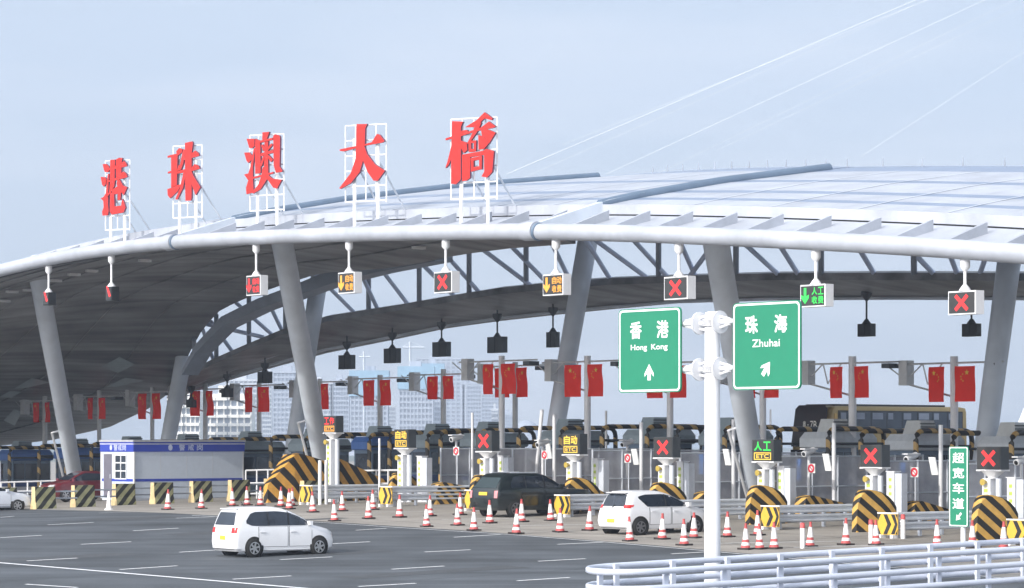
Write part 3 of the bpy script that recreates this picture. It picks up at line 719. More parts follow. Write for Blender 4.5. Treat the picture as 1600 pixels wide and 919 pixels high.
# guardrail
pr = thing('guardrail', 'x', 'guardrail', group='double W-beam guardrails at the toll islands')
for z in (.44, .80):
    m = MB(); prof_ = [(0, -.165), (-.07, -.115), (-.07, -.07), (.0, -.02), (0, .02), (-.07, .07), (-.07, .115), (0, .165)]
    rows = [[Vector((x, -.08 + y, z + zz)) for y, zz in prof_] for x in (0, 1.3, 2.6, 3.9, 5.2)]
    m.grid(rows, sm=False, thick=(0, .012, 0)); m.build('beam', galv, pr)
for x in (.35, 1.6, 2.85, 4.1, 5.0):
    m = MB(); m.box((x, .06, .45), (.1, .12, .9)); m.build('post', galv, pr)
m = MB(); m.tube([(0, -.1, .30), (0, -.1, .92)], .06, 8); m.build('end_cap', galv, pr)
GRL = Row(pr)
# hump
pr = thing('island_nose_block', 'x', 'crash block', group='striped concrete nose blocks of the toll islands')
prf = [(0, 0), (0, .55), (.05, 1.05), (.22, 1.40), (.40, 1.52), (.70, 1.54), (1.1, 1.47), (1.45, 1.32), (1.72, 1.12), (1.86, .92), (1.88, 0)]
m = MB(); rows = []
def humpw(x): return .13 + .30 * min(1, x / 1.3)
for x, z in prf: rows.append([Vector((x - .0, humpw(x), z)), Vector((x, humpw(x) * .8, z + (.05 if 0 < z else 0))), Vector((x, 0, z + (.07 if z else 0))), Vector((x, -humpw(x) * .8, z + (.05 if z else 0))), Vector((x, -humpw(x), z))])
m.grid(rows, sm=False)
for sgn in (1, -1):
    pts = [Vector((x, sgn * humpw(x), z)) for x, z in prf]
    base = [Vector((x, sgn * humpw(x), 0)) for x, z in prf]
    for i in range(1, len(prf) - 1):
        q = [base[i], base[i + 1] if i + 1 < len(prf) - 1 else base[i], pts[i + 1], pts[i]]
        a = [base[i], Vector((prf[i + 1][0], sgn * humpw(prf[i + 1][0]), 0)), pts[i + 1], pts[i]]
        if a[0] != a[1]: m.add(a if sgn < 0 else a[::-1], [(0, 1, 2, 3)])
m.build('block', yb, pr)
m = MB(); m.box((1.58, -.432, .52), (.54, .012, .03)); m.build('joint', black, pr)
HM = Row(pr)
# white barrier cabinets
pr = thing('barrier_cabinet', 'x', 'barrier cabinet', group='white barrier cabinets beside the lanes')
m = MB(); m.bb((-.16, -.02, 0), (.16, .38, 2.2)); m.build('cabinet', white, pr)
m = MB(); m.bb((-.168, .12, .8), (-.16, .28, 2.0)); m.build('sticker', stick, pr)
m = MB(); m.bb((-.22, -.46, 0), (.12, -.12, 2.15)); m.build('column', galv, pr)
m = MB(); m.bb((.14, -.11, 0), (.2, -.03, 2.0)); m.build('slot', black, pr)
m = MB(); m.bb((-.2, -.06, 2.205), (.2, .41, 2.24)); m.build('cap', white, pr)
BC = Row(pr)
isl = [(478, 789, 'first island, left of the cones behind the white minivan'), (602, 792, 'island with the yellow 自动 display'), (737, 799, 'island left of the black SUV'), (878, 808, 'island right of the black SUV'),
       (1040, 818, 'island hidden behind the small white hatchback'), (1203, 828, 'island right of the tall sign pole'), (1387, 841, 'island left of the green vertical sign'), (1590, 853, 'rightmost island at the picture edge')]
for i, (px, py, lb) in enumerate(isl):
    p = G(px, py)
    if i != 4: CB.put(p, RZ, 'yellow chevron board on the ' + lb)
    GRL.put(p + U * .25 - V * .0, RZ, 'grey double W-beam guardrail along the ' + lb)
for px, py, lb, sc in [(606, 785, 'island with the yellow 自动 display', .9), (733, 794, 'island left of the black SUV', .95), (880, 800, 'island behind the black SUV bonnet', .95), (1013, 810, 'island behind the small white hatchback', .95),
                       (1166, 820, 'island right of the tall sign pole', 1.0), (1333, 832, 'island left of the green vertical sign', 1.03), (1520, 845, 'rightmost island, right of the green vertical sign', 1.05)]:
    HM.put(G(px + 2, py), RZ, 'black and yellow striped concrete block on the ' + lb, sc)
for px, Y, lb in [(663, 134, 'right of the yellow 自动 display post'), (790, 131, 'behind the black SUV roof'), (938, 125.5, 'between the black SUV and the small white hatchback'), (1071, 121, 'behind the small white hatchback'), (1228, 115, 'right of the green 人工 display'), (1401, 109, 'left of the green vertical sign'), (1590, 103, 'at the right picture edge')]:
    BC.put(GY(px, Y + 3), RZ, 'pair of white and steel barrier cabinets ' + lb)
# big noses of the first, wider island
def bignose(px, py, ln, ht, hb, wd, label, Y=None):
    p = G(px, py) if Y is None else GY(px, Y)
    t = thing('wide_nose_block', label, 'crash block', p, RZ, 'long striped wedges of the first island')
    m = MB(); k0 = .40 if hb > 1.5 else .06
    prf = [(0, 0), (0, .9), (ln * k0, ht * .98), (ln * (k0 + .12), ht), (ln * .9, hb), (ln, hb * .86), (ln, 0)]
    m.grid([[Vector((x, wd * min(1, .35 + x), z)), Vector((x, 0, z + (.05 if z > .2 else 0))), Vector((x, -wd * min(1, .35 + x), z))] for x, z in prf], sm=False)
    for sg in (1, -1):
        for a, b in zip(prf[1:-2], prf[2:-1]):
            q = [Vector((a[0], sg * wd * min(1, .35 + a[0]), 0)), Vector((b[0], sg * wd * min(1, .35 + b[0]), 0)), Vector((b[0], sg * wd * min(1, .35 + b[0]), b[1])), Vector((a[0], sg * wd * min(1, .35 + a[0]), a[1]))]
            m.add(q if sg < 0 else q[::-1], [(0, 1, 2, 3)])
    m.build('wedge', yb2, t)
bignose(415, 776, 3.7, 2.5, 2.15, .5, 'large orange and black striped wedge of the first island, left of the two white posts', 144)
bignose(508, 772, 4.2, 2.15, 1.0, .35, 'low sloping orange and black striped wedge right of the two white posts', 142.5)
for px, Y in ((500, 136), (510, 136.5)):
    t = GY(px, Y); m = MB(t); m.tube([t, t + Z * 2.15], .09, 8); o = m.build('white_post', white)
    tag(o, 'white round post in front of the leaning column, ' + ('left' if px < 505 else 'right') + ' one of the two', 'post', 'two white posts at the first island')
# low striped kerb blocks further in the lanes
for px, Y, ln, lb in [(676, 133, 3.4, 'behind the guardrail under the yellow display'), (905, 127, 1.6, 'behind the black SUV bonnet'), (1088, 121, 1.2, 'right of the white hatchback roof'), (1248, 117, 3.0, 'behind the guardrail right of the green display'), (1418, 112, 2.6, 'behind the guardrail left of the green vertical sign')]:
    p = GY(px, Y); t = thing('kerb_block', 'low yellow and black striped kerb block ' + lb, 'kerb block', p, RZ, 'low striped kerb blocks')
    m = MB(); prf = [(0, 0), (0, .5), (.15, .95), (.5, 1.05), (ln, .6), (ln, 0)]
    m.grid([[Vector((x, .3, z)), Vector((x, -.3, z))] for x, z in prf], sm=False)
    for sg in (1, -1):
        for a, b in zip(prf[1:-2], prf[2:-1]):
            q = [Vector((a[0], sg * .3, 0)), Vector((b[0], sg * .3, 0)), Vector((b[0], sg * .3, b[1])), Vector((a[0], sg * .3, a[1]))]; m.add(q if sg < 0 else q[::-1], [(0, 1, 2, 3)])
    m.build('block', yb, t)

# ================================================================== MESH FENCES BETWEEN THE LANES
def mesh_mat():
    m = bpy.data.materials.new('fence_mesh'); m.use_nodes = True; n = m.node_tree; b = n.nodes["Principled BSDF"]
    b.inputs['Base Color'].default_value = (.52, .53, .58, 1); b.inputs['Roughness'].default_value = .6
    t = n.nodes.new("ShaderNodeTexCoord"); z = n.nodes.new("ShaderNodeTexNoise"); z.inputs['Scale'].default_value = 1.3; z.inputs['Detail'].default_value = 4
    n.links.new(t.outputs['Object'], z.inputs['Vector'])
    r = n.nodes.new("ShaderNodeMapRange"); r.inputs['From Min'].default_value = .3; r.inputs['From Max'].default_value = .7; r.inputs['To Min'].default_value = .40; r.inputs['To Max'].default_value = .62
    n.links.new(z.outputs['Fac'], r.inputs['Value']); n.links.new(r.outputs['Result'], b.inputs['Alpha']); return m
fmesh = mesh_mat()
pr = thing('mesh_fence', 'x', 'fence', group='grey mesh fences along the toll lanes')
m = MB(); m.bb((0, -.01, .15), (9.2, .01, 2.55)); m.build('mesh_panel', fmesh, pr)
for i in range(6):
    m = MB(); m.tube([(i * 1.84, -.04, 0), (i * 1.84, -.04, 2.6)], .045, 6); m.build('post', galv, pr)
for z in (1.25, 2.55):
    m = MB(); m.tube([(0, -.05, z), (9.2, -.05, z)], .03, 5); m.build('rail', steel, pr)
FN = Row(pr)
for px, Y, lb in [(688, 139, 'left of the black SUV'), (800, 134, 'above the black SUV'), (925, 130, 'above the small white hatchback'), (1062, 125.5, 'behind the tall white sign pole'), (1215, 120.5, 'right of the green 人工 display'), (1385, 114.5, 'left of the green vertical sign'), (1490, 111, 'right of the green vertical sign')]:
    FN.put(GY(px, Y), RZ, 'grey see-through mesh fence ' + lb)

# ================================================================== BOOTHS AND PIPE GUARDS
bblue = mat('booth_blue', (.035, .07, .20), .4); bgrey = mat('booth_grey', (.25, .31, .35), .45); bdark = mat('booth_dark', (.10, .15, .22), .4)
def booth(wallm, roofm, acm):
    pr = thing('toll_booth', 'x', 'toll booth', group='toll booths in a row under the canopy')
    m = MB(); m.bb((-1.5, -.85, .25), (1.5, .85, 1.15)); m.build('lower_wall', wallm, pr)
    m = MB(); m.bb((-1.49, -.84, 1.15), (1.49, .84, 2.55)); m.build('upper_wall', bdark, pr)
    for x0, x1 in ((-1.4, -.6), (-.5, .4), (.5, 1.4)):
        m = MB(); m.bb((x0, -.865, 1.25), (x1, -.84, 2.35)); f_ = m.build('window', glass, pr)
    m = MB(); m.bb((-1.515, -.7, 1.25), (-1.49, .7, 2.35)); m.build('window', glass, pr)
    m = MB(); m.bb((-1.52, -.87, .75), (1.52, .87, 1.12)); m.build('band', bblue, pr)
    m = MB()
    rows = [[Vector((sx * a, sy * b, z)) for sx, sy in ((-1, -1), (1, -1), (1, 1), (-1, 1), (-1, -1))] for a, b, z in ((1.55, .9, 2.55), (1.62, .97, 2.6), (1.62, .97, 3.0), (1.45, .8, 3.3), (0.01, .01, 3.32))]
    m.grid(rows, sm=False); m.build('roof', roofm, pr)
    m = MB(); rows = [[Vector((-.3 + sx * a, sy * b, z)) for sx, sy in ((-1, -1), (1, -1), (1, 1), (-1, 1), (-1, -1))] for a, b, z in ((.62, .52, 3.3), (.45, .42, 3.92), (.01, .01, 3.92))]
    m.grid(rows, sm=False); ac = m.build('vent_box', acm, pr)
    for z in (3.45, 3.6, 3.75):
        m = MB(); m.bb((-.82, -.53, z), (.2, -.44, z + .05)); m.build('louvre', boxgrey, ac)
    m = MB(); m.bb((-1.6, -1.0, 0), (1.8, 1.0, .25)); m.build('plinth', conc, pr)
    return Row(pr)
bk = [booth(bgrey, bgrey, bgrey), booth(white, mat('booth_blue_roof', (.05, .13, .38), .4), bgrey), booth(bgrey, mat('booth_pale', (.52, .56, .60), .45), mat('vent_pale', (.54, .56, .56), .5))]
ypipe = stripes('pipe_stripes', (.018, .016, .015), (.48, .31, .10), (1, 0, 1), .95, .62, .5)
pr = thing('pipe_guard', 'x', 'pipe guard', group='black and yellow bent pipe guards round the booths')
m = MB(); h = 3.45; r = .42; pts = [(-1.9, 0, 0), (-1.9, 0, h - r)] + [(-1.9 + r - r * math.cos(a), 0, h - r + r * math.sin(a)) for a in (R(30), R(60), R(90))] + [(1.9 - r + r * math.sin(a), 0, h - r + r * math.cos(a)) for a in (R(0), R(30), R(60), R(90))] + [(1.9, 0, 0)]
m.tube(pts, .12, 8); m.build('bent_pipe', ypipe, pr)
m = MB(); m.tube([(-1.9, 0, 2.75), (1.9, 0, 2.75)], .07, 6); m.build('cross_pipe', black, pr)
PG = Row(pr)
where = [(897, 148, 0, 'behind the yellow display by the SUV'), (1030, 143, 0, 'behind the red X over the hatchback'), (1150, 138, 0, 'behind the green 人工 display'), (1310, 133, 2, 'before the left half of the coach'), (1445, 128.5, 2, 'before the right half of the coach'), (1592, 124, 2, 'at the right picture edge'),
         (772, 153, 0, 'behind the red X left of the dark column'), (690, 157, 0, 'right of the blue booth'), (600, 161, 1, 'with blue front behind the second display'), (500, 166, 0, 'behind the leaning column'), (398, 172, 0, 'just right of the white guard cabin roof'), (300, 178, 0, 'over the white guard cabin'), (212, 184, 0, 'behind the left end of the guard cabin'), (128, 190, 1, 'behind the leftmost leaning column'), (40, 196, 1, 'at the left picture edge')]
for px, Y, k, lb in where:
    p = GY(px, Y); bk[k].put(p, RZ, 'toll booth ' + lb)
    PG.put(p + V * 1.25 - U * .1 + Z * (-.0), RZ, 'near pipe guard of the booth ' + lb)
    PG.put(p - V * 1.9 - U * .3, RZ, 'far pipe guard of the booth ' + lb)

# ================================================================== FLAG POLES, GANTRY ARMS, FLAGS
poleg = mat('pole_grey', (.52, .53, .54), .5)
def star(cx, cy, r, rot=0):
    return [(cx + (r if i % 2 == 0 else r * .4) * math.sin(rot + i * math.pi / 5), cy + (r if i % 2 == 0 else r * .4) * math.cos(rot + i * math.pi / 5)) for i in range(10)]
pr = thing('national_flag', 'x', 'flag', group='red national flags hung in pairs on the poles')
def wav(x, z): return .05 * math.sin(x * 7 + z * 2.2) * (.3 - z * .4) + .02 * math.sin(z * 5)
nx, nz_ = 8, 10
m = MB(); m.grid([[Vector((wav(i / nx, -j / nz_ * 1.7), (i / nx - .5) * .86 * -1, -j / nz_ * 1.7)) for i in range(nx + 1)] for j in range(nz_ + 1)], thick=(.012, 0, 0)); m.build('cloth', flagred, pr)
def flagproto(mirror):
    t = thing('national_flag', 'x', 'flag', group='red national flags hung in pairs on the poles')
    m = MB(); ph = 1.5 if mirror else 0
    f_ = lambda s_, z: wav(s_ + ph, z)
    m.grid([[Vector((f_(i / nx, -j / nz_ * 1.7), (.5 - i / nx) * 1.22, -j / nz_ * 1.7)) for i in range(nx + 1)] for j in range(nz_ + 1)], thick=(.012, 0, 0)); m.build('cloth', flagred, t)
    m = MB(); sx = 1 if not mirror else -1
    ss = [(-.14 * sx, -.30, .15)] + [(sx * .05 + .17 * sx * math.sin(a), -.42 + .17 * math.cos(a) - .12, .055) for a in (R(20), R(75), R(120), R(165))]
    for cx, cy, r in ss: m.poly(star(cx, cy, r), (f_(.5, cy) - .045, 0, 0), FR, FU)
    m.build('stars', starye, t); return Row(t)
bpy.data.objects.remove(pr.children[0]); bpy.data.objects.remove(pr)
FL = (flagproto(False), flagproto(True))
poles = [(70, 205, 613, 629, 660, 8.0, 'at the far left'), (155, 200, 610, 622, 655, 7, 'left of the guard cabin'), (238, 195, 605, 615, 655, 7, 'above the left end of the guard cabin'), (321, 191, 599, 611, 650, 8, 'above the guard cabin by the white terraces'), (405, 187, 596, 605, 644, 8, 'left of the crossing columns'),
         (500, 183, 592, 600, 640, 8, 'behind the big leaning column'), (594, 178, 586, 594, 634, 9, 'right of the big leaning column'), (693, 172, 577, 588, 624, 9, 'in front of the blue-netted tower'), (805, 162, 566, 575, 621, 9, 'half hidden behind a white pole'),
         (784, 150, 556, 569, 616, 10, 'tall white, left of the dark slanted column'), (918, 146, 556, 570, 620, 11, 'left of the Hong Kong sign'), (1047, 141.5, 558, 572, 622, 11, 'behind the Hong Kong sign'), (1192, 137, 560, 573, 622, 11, 'behind the Zhuhai sign'), (1332, 132.5, 557, 573, 622, 13, 'left of the coach middle'), (1491, 128, 557, 573, 628, 13, 'above the green vertical sign')]
for i, (px, Y, yt, f0, f1, wp, lb) in enumerate(poles):
    p = GY(px, Y); s = F / Y; top = W(px, yt, Y); hp = top.z - p.z; left = px < 750 or px == 805
    t = thing('flag_pole', ('grey' if left else 'white') + ' gantry pole with bracket arm and box, ' + lb, 'pole', p, 0, 'gantry poles carrying the flags')
    m = MB(); m.tube([(0, 0, 0), (0, 0, hp)], wp / s / 2 * .95, 12); m.build('pole', poleg if left else white, t)
    zf = W(px, f0, Y).z - p.z + .12; hz_ = zf + (.0 if left else .05)
    m = MB(); m.tube([V * -3.6 + Z * hz_, V * 2.9 + Z * hz_], .05, 6); m.build('cross_arm', poleg, t)
    bx = V * -3.0 + Z * (hz_ - .4) + U * .1
    m = MB(); m.box(bx, (.5, .5, 1.15), (U, V, Z)); m.build('junction_box', poleg, t)
    m = MB()
    for sg, e in ((1, 1.1), (-1, -1.2)): m.tube([bx + Z * -.35, V * (-3.0 + e) + Z * hz_], .035, 5)
    m.tube([bx - Z * .5, V * (-.2) + Z * (hz_ - 1.5)], .05, 5); m.tube([V * -1.9 + Z * hz_, V * -1.6 + Z * (hz_ - .95)], .035, 5); m.tube([V * -.7 + Z * hz_, V * -1.6 + Z * (hz_ - .95)], .035, 5)
    m.build('truss_brace', poleg, t)
    m = MB(); c = V * 2.4 + Z * (hz_ - .18); m.box(c, (.7, .5, .22), (U, V, Z)); m.build('camera_box', boxgrey, t)
    sc = (f1 - f0) / s / 1.7
    for k, sg in ((0, -1), (1, 1)):
        off = .70 * sc + wp / s / 2
        fl_ = FL[k].put(p + V * sg * off + U * -.25 + Z * (W(px, f0, Y).z - p.z), RZ, ('left' if sg < 0 else 'right') + ' flag on the pole ' + lb, sc); fl_.rotation_euler.z += random.uniform(-.22, .12); fl_.scale = (sc * random.uniform(.6, 1.8), sc * random.uniform(.92, 1.05), sc)

# ================================================================== CAMERAS, SMALL SIGNS, THIN POLES
def cam_post(px, py, Y, label):
    c = W(px, py, Y); g = gz(c.x, c.y)
    t = thing('camera_post', label, 'camera', (c.x, c.y, g), RZ, 'white bullet cameras on posts'); h = c.z - g
    m = MB(); m.tube([(0, 0, 0), (0, 0, h - .15)], .065, 8); m.build('post', white, t)
    m = MB(); m.tube([(-.38, -.05, h - .10), (.34, .05, h + .08)], .13, 10); m.box((0, 0, h + .12), (.8, .3, .05)); m.build('camera_body', white, t)
    m = MB(); m.tube([(-.40, -.05, h - .105), (-.385, -.05, h - .10)], .09, 10); m.build('lens', black, t)
cam_post(713, 684, 140, 'white bullet camera on a post left of the SUV roof'); cam_post(1264, 706, 121, 'white bullet camera on a post right of the green 人工 display'); cam_post(1424, 714, 116, 'white bullet camera on a post between two red X displays'); cam_post(1596, 719, 110, 'white bullet camera on a post at the right picture edge'); cam_post(848, 692, 134, 'white bullet camera on a post left of the yellow display'); cam_post(980, 692, 136, 'white bullet camera on a post left of the Hong Kong sign pole')
rdsk = mat('prohibit_red', (.65, .03, .06), .5)
for px, py, Y, lb in [(713, 705, 136, 'behind the black SUV'), (851, 711, 133, 'left of the yellow 自动 display'), (981, 716, 128, 'right of the yellow 自动 display'), (1268, 732, 119, 'under the camera right of the green display'), (1429, 738, 114, 'left of the green vertical sign')]:
    c = W(px, py, Y); g = gz(c.x, c.y); t = thing('prohibition_sign', 'small red ring sign on a thin post ' + lb, 'sign', (c.x, c.y, g), RZ, 'small red ring signs'); h = c.z - g
    m = MB(); m.box((0, 0, h), (.03, .42, .40)); m.build('plate', signwhite, t)
    m = MB(); m.lathe((-.03, 0, h), [(.10, .0), (.19, .0), (.19, .01), (.10, .01), (.10, 0)], 14, axis='y', caps=False)
    o_ = m; vs_ = [Vector((-.02 - (q.y) * 1, (q.x + .03), q.z)) for q in m.v]; m.v = vs_; m.build('ring', rdsk, t)
    m = MB(); m.poly([(-.12, .09), (-.09, .12), (.12, -.09), (.09, -.12)], (-.02, 0, h), FR, FU, off=.012); m.build('slash', rdsk, t)
    m = MB(); m.tube([(.05, 0, 0), (.05, 0, h - .1)], .03, 6); m.build('post', galv, t)
for px, yt, Y, pan, lb in [(738, 645, 137, 0, 'between the booths left of the dark column'), (866, 648, 135, 1, 'left of the yellow 自动 display'), (1002, 660, 131, 1, 'left of the red X display over the hatchback'), (1146, 655, 126, 1, 'left of the green 人工 display'), (1303, 661, 120, 1, 'in front of the coach front'), (1470, 664, 115, 1, 'left of the green vertical sign'), (833, 640, 135, 2, 'leaning against the dark column'), (947, 642, 145, 0, 'right of the grey booth'), (593, 685, 139, 0, 'left of the blue booth front'), (1204, 640, 160, 0, 'in the open gap left of the coach')]:
    p = GY(px, Y); top = W(px + (14 if pan == 2 else 0), yt, Y); t = thing('slim_pole', ('leaning ' if pan == 2 else '') + 'slim white pole ' + ('with small tilted panel ' if pan == 1 else '') + lb, 'pole', p, 0, 'slim white poles at the lanes')
    m = MB(); m.tube([(0, 0, 0), Vector(top) - p], .09 if pan else .06, 8); m.build('pole', white, t)
    if pan == 1:
        m = MB(); h = Vector(top) - p; m.box(Vector((0, 0, h.z * .58)) - V * .28 - U * .12, (.06, .34, .75), (U, V, (Z - V * .25).normalized())); m.build('panel', signwhite, t)
        if px > 1100:
            m = MB(); q = -V * 2.05 + Z * h.z * .5; m.box(q, (.05, .28, .9), (U, V, Z)); pn = m.build('blue_plate', mat('plate_blue', (.05, .20, .62), .5), t)
# ================================================================== VEHICLES
def carpaint(name, col, rough=.28):
    m = mat(name, col, rough, var=.05, scale=1.0); b = m.node_tree.nodes["Principled BSDF"]; b.inputs['Coat Weight'].default_value = .6; b.inputs['Coat Roughness'].default_value = .08; return m
pwhite = carpaint('car_white', (.76, .77, .80)); pblack = carpaint('car_black', (.010, .016, .018), .22); pred = carpaint('car_red', (.16, .015, .025)); psilv = carpaint('car_pale', (.60, .64, .72))
tail = mat('tail_lamp', (.55, .03, .03), .2, var=.3, scale=12); headl = mat('head_lamp', (.6, .62, .65), .1); plate = mat('plate_yellow', (.80, .50, .05), .5, var=.2, scale=20); archm = mat('wheel_arch', (.006, .006, .006), .9)
class Car:
    def __init__(s, t, lv, paint):
        s.t, s.lv, s.paint = t, lv, paint
        rows = [s.ring(l) for l in lv]; z0, z1 = rows[0], rows[-1]
        m = MB(); m.grid([r + [r[0]] for r in rows]); m.f = [f[::-1] for f in m.f]
        n = len(z1); m.add(z1, [tuple(range(n))], True); m.add(z0, [tuple(range(n - 1, -1, -1))])
        s.body = m.build('body', paint, t); s.body.data.set_sharp_from_angle(angle=R(26))
    def par(s, z):
        lv = s.lv
        for a, b in zip(lv, lv[1:]):
            if z <= b[0]: break
        k = max(0, min(1, (z - a[0]) / (b[0] - a[0]))); return [a[i] + (b[i] - a[i]) * k for i in range(6)]
    def ring(s, l):
        z, xr, xf, hw, rr, rf = l; p = []
        for cx, cy, r, a0 in ((xf - rf, hw - rf * .6, rf, 0), (xr + rr, hw - rr * .6, rr, 90), (xr + rr, -hw + rr * .6, rr, 180), (xf - rf, -hw + rf * .6, rf, 270)):
            for k in range(6):
                a = R(a0 + 18 * k); p.append(Vector((cx + r * math.cos(a), cy + r * .6 * math.sin(a), z)))
        return p
    def ys(s, x, z):
        z_, xr, xf, hw, rr, rf = s.par(z)
        if x < xr + rr: t = (xr + rr - x) / rr; return hw - rr * .6 + rr * .6 * math.sqrt(max(0, 1 - min(1, t) ** 2))
        if x > xf - rf: t = (x - xf + rf) / rf; return hw - rf * .6 + rf * .6 * math.sqrt(max(0, 1 - min(1, t) ** 2))
        return hw
    def side(s, name, lo, hi, x0, x1, mt, off=.007, n=14, parent=None, both=True):
        o = []
        for sg in ((-1, 1) if both else (-1,)):
            rows = []
            for j in range(7):
                row = []
                for i in range(n + 1):
                    x = x0 + (x1 - x0) * i / n; a, b = interp(lo, x), interp(hi, x); z = a + (b - a) * j / 6
                    row.append(Vector((x, sg * (s.ys(x, z) + off), z)))
                rows.append(row)
            m = MB(); m.grid(rows)
            if sg > 0: m.f = [f[::-1] for f in m.f]
            o.append(m.build(name, mt, parent or s.t))
        return o
    def end(s, name, z0, z1, wl, wh, mt, rear=True, off=.008, yc=0, parent=None):
        rows = []
        for j in range(7):
            z = z0 + (z1 - z0) * j / 6; hw_ = wl + (wh - wl) * j / 6; row = []
            for i in range(11):
                y = yc + hw_ * (1 - 2 * i / 10); z_, xr, xf, hw, rr, rf = s.par(z); r = rr if rear else rf
                e = abs(y) - (hw - r * .6); dx = 0
                if e > 0: dx = r * (1 - math.sqrt(max(0, 1 - min(1, e / (r * .6)) ** 2)))
                row.append(Vector((xr + dx - off if rear else xf - dx + off, y if rear else -y, z)))
            rows.append(row)
        m = MB(); m.grid(rows); return m.build(name, mt, parent or s.t)
    def door(s, x0, x1, z0, z1, hz_):
        for sg in (-1, 1):
            pass
        d = s.side('door', [(x0, z0), (x1, z0)], [(x0, z1), (x1, z1)], x0 + .014, x1 - .014, s.paint, .010, 8)
        for q in d:
            sg = -1 if q.data.vertices[0].co.y < 0 else 1
            m = MB(); rows = []
            for j in range(5):
                z = z0 - .012 + (z1 - z0 + .02) * j / 4; rows.append([Vector((x, sg * (s.ys(x, z) + .004), z)) for x in frange(x0 - .004, x1 + .004, 8)])
            m.grid(rows); 
            if sg > 0: m.f = [f[::-1] for f in m.f]
            m.build('seam', black, q)
            m = MB(); xh = x0 + .16; m.box((xh, sg * (s.ys(xh, hz_) + .03), hz_), (.2, .035, .03)); m.build('handle', s.paint, q)
    def wheels(s, xs, r, track, tw=.2, arch=True, rim=rimm):
        for x in xs:
            for sg in (-1, 1):
                y = sg * (s.ys(x, .45) + .006)
                if arch:
                    m = MB(); m.lathe((x, y - sg * .012, r + .02), [(.02, 0), (r + .065, 0), (r + .065, sg * .013), (.02, sg * .013)], 24, axis='y', caps=False); m.build('wheel_arch', archm, s.t)
                m = MB(); m.lathe((x, y, r), [(r * .6, sg * .03), (r * .95, sg * .03), (r, sg * .0), (r, -sg * tw), (r * .6, -sg * tw)], 24, axis='y', caps=False); wo = m.build('wheel', tyre, s.t)
                m = MB(); m.lathe((x, y, r), [(r * .68, sg * .025), (r * .6, sg * .028), (r * .56, sg * .0), (.001, sg * .0)], 20, axis='y', caps=False)
                m.build('rim_well', black, wo)
                m = MB()
                for k in range(6):
                    a = R(60 * k + 15); d = Vector((math.cos(a), 0, math.sin(a))); e = Vector((-math.sin(a), 0, math.cos(a)))
                    m.box(Vector((x, y + sg * .018, r)) + d * r * .33, (r * .62, .02, r * .20), (d, Vector((0, 1, 0)), e))
                m.lathe((x, y, r), [(r * .14, sg * .035), (.001, sg * .035)], 10, axis='y', caps=False)
                m.lathe((x, y, r), [(r * .68, sg * .035), (r * .59, sg * .037)], 20, axis='y', caps=False); m.build('rim', rim, wo)
    def mirror(s, x, z):
        for sg in (-1, 1):
            m = MB(); m.box((x, sg * (s.ys(x, z) + .12), z), (.12, .2, .15)); m.build('wing_mirror', s.paint, s.t)
def place_car(t, pr_, pf_, lr, halfw):
    """put local point (lr,-halfw,0) on ground point pr_, heading from pr_ to pf_"""
    h = math.atan2(pf_.y - pr_.y, pf_.x - pr_.x); t.rotation_euler = (0, 0, h)
    q = Matrix.Rotation(h, 3, 'Z') @ Vector((lr, -halfw, 0)); t.location = (pr_.x - q.x, pr_.y - q.y, pr_.z); return h
# --- white minivan
t = thing('minivan', 'white minivan seen from behind, driving across the open asphalt in front', 'car')
c = Car(t, [(.20, .14, 4.08, .77, .15, .3), (.30, .03, 4.22, .84, .2, .5), (.52, .0, 4.26, .855, .2, .55), (.80, .02, 4.20, .855, .2, .6), (.92, .04, 4.02, .85, .2, .6), (1.0, .06, 3.72, .84, .2, .6), (1.07, .08, 3.38, .83, .2, .5), (1.32, .16, 2.98, .78, .22, .42), (1.54, .25, 2.50, .72, .25, .38), (1.65, .31, 2.15, .65, .26, .38), (1.71, .50, 1.85, .48, .26, .3), (1.725, .8, 1.6, .25, .2, .2)], pwhite)
c.side('side_window', [(.5, 1.16), (.75, 1.07), (3.3, 1.07)], [(.5, 1.26), (.62, 1.46), (.85, 1.55), (1.8, 1.57), (2.3, 1.51), (2.75, 1.36), (3.3, 1.08)], .50, 3.30, glass)
for x in (1.38, 2.22): c.side('window_pillar', [(x, 1.07), (x + .05, 1.07)], [(x, 1.56), (x + .05, 1.55)], x, x + .05, black, .012, 2)
c.end('rear_window', 1.10, 1.54, .68, .54, glass); c.end('windscreen', 1.12, 1.56, .66, .52, glass, rear=False)
c.door(.98, 2.2, .36, 1.04, .86); c.door(2.24, 3.2, .36, 1.04, .86)
c.end('tailgate_seam', .40, .415, .78, .78, mat('seam_grey', (.25, .26, .28), .6)); c.end('chrome_strip', .80, .835, .36, .36, galv)
c.end('number_plate', .60, .74, .19, .19, plate, off=.02)
for sg in (-1, 1): c.end('tail_lamp', .84, 1.02, .13, .12, tail, yc=sg * .70, off=.012)
for sg in (-1, 1): c.end('headlamp', .72, .9, .14, .12, headl, rear=False, yc=sg * .62, off=.012)
c.end('rear_bumper_line', .27, .285, .7, .7, black)
m = MB(); m.box((.36, 0, 1.655), (.26, 1.15, .03)); m.build('spoiler', pwhite, t)
m = MB(); m.tube([(.12, .1, 1.06), (.14, -.02, 1.18)], .018, 5); m.build('wiper', black, t)
m = MB(); m.tube([(.9, .0, 1.71), (.75, .0, 1.90)], .012, 5); m.build('aerial', black, t)
m = MB(); m.bb((.3, -.835, .24), (3.9, .835, .32)); m.build('sill', pwhite, t)
c.wheels((.80, 3.50), .315, .80); c.mirror(3.12, 1.14)
print('minivan', math.degrees(place_car(t, G(399, 871), G(499, 866), .80, .86)), (G(399, 871) - G(499, 866)).length); t.scale = (.955, 1, 1)
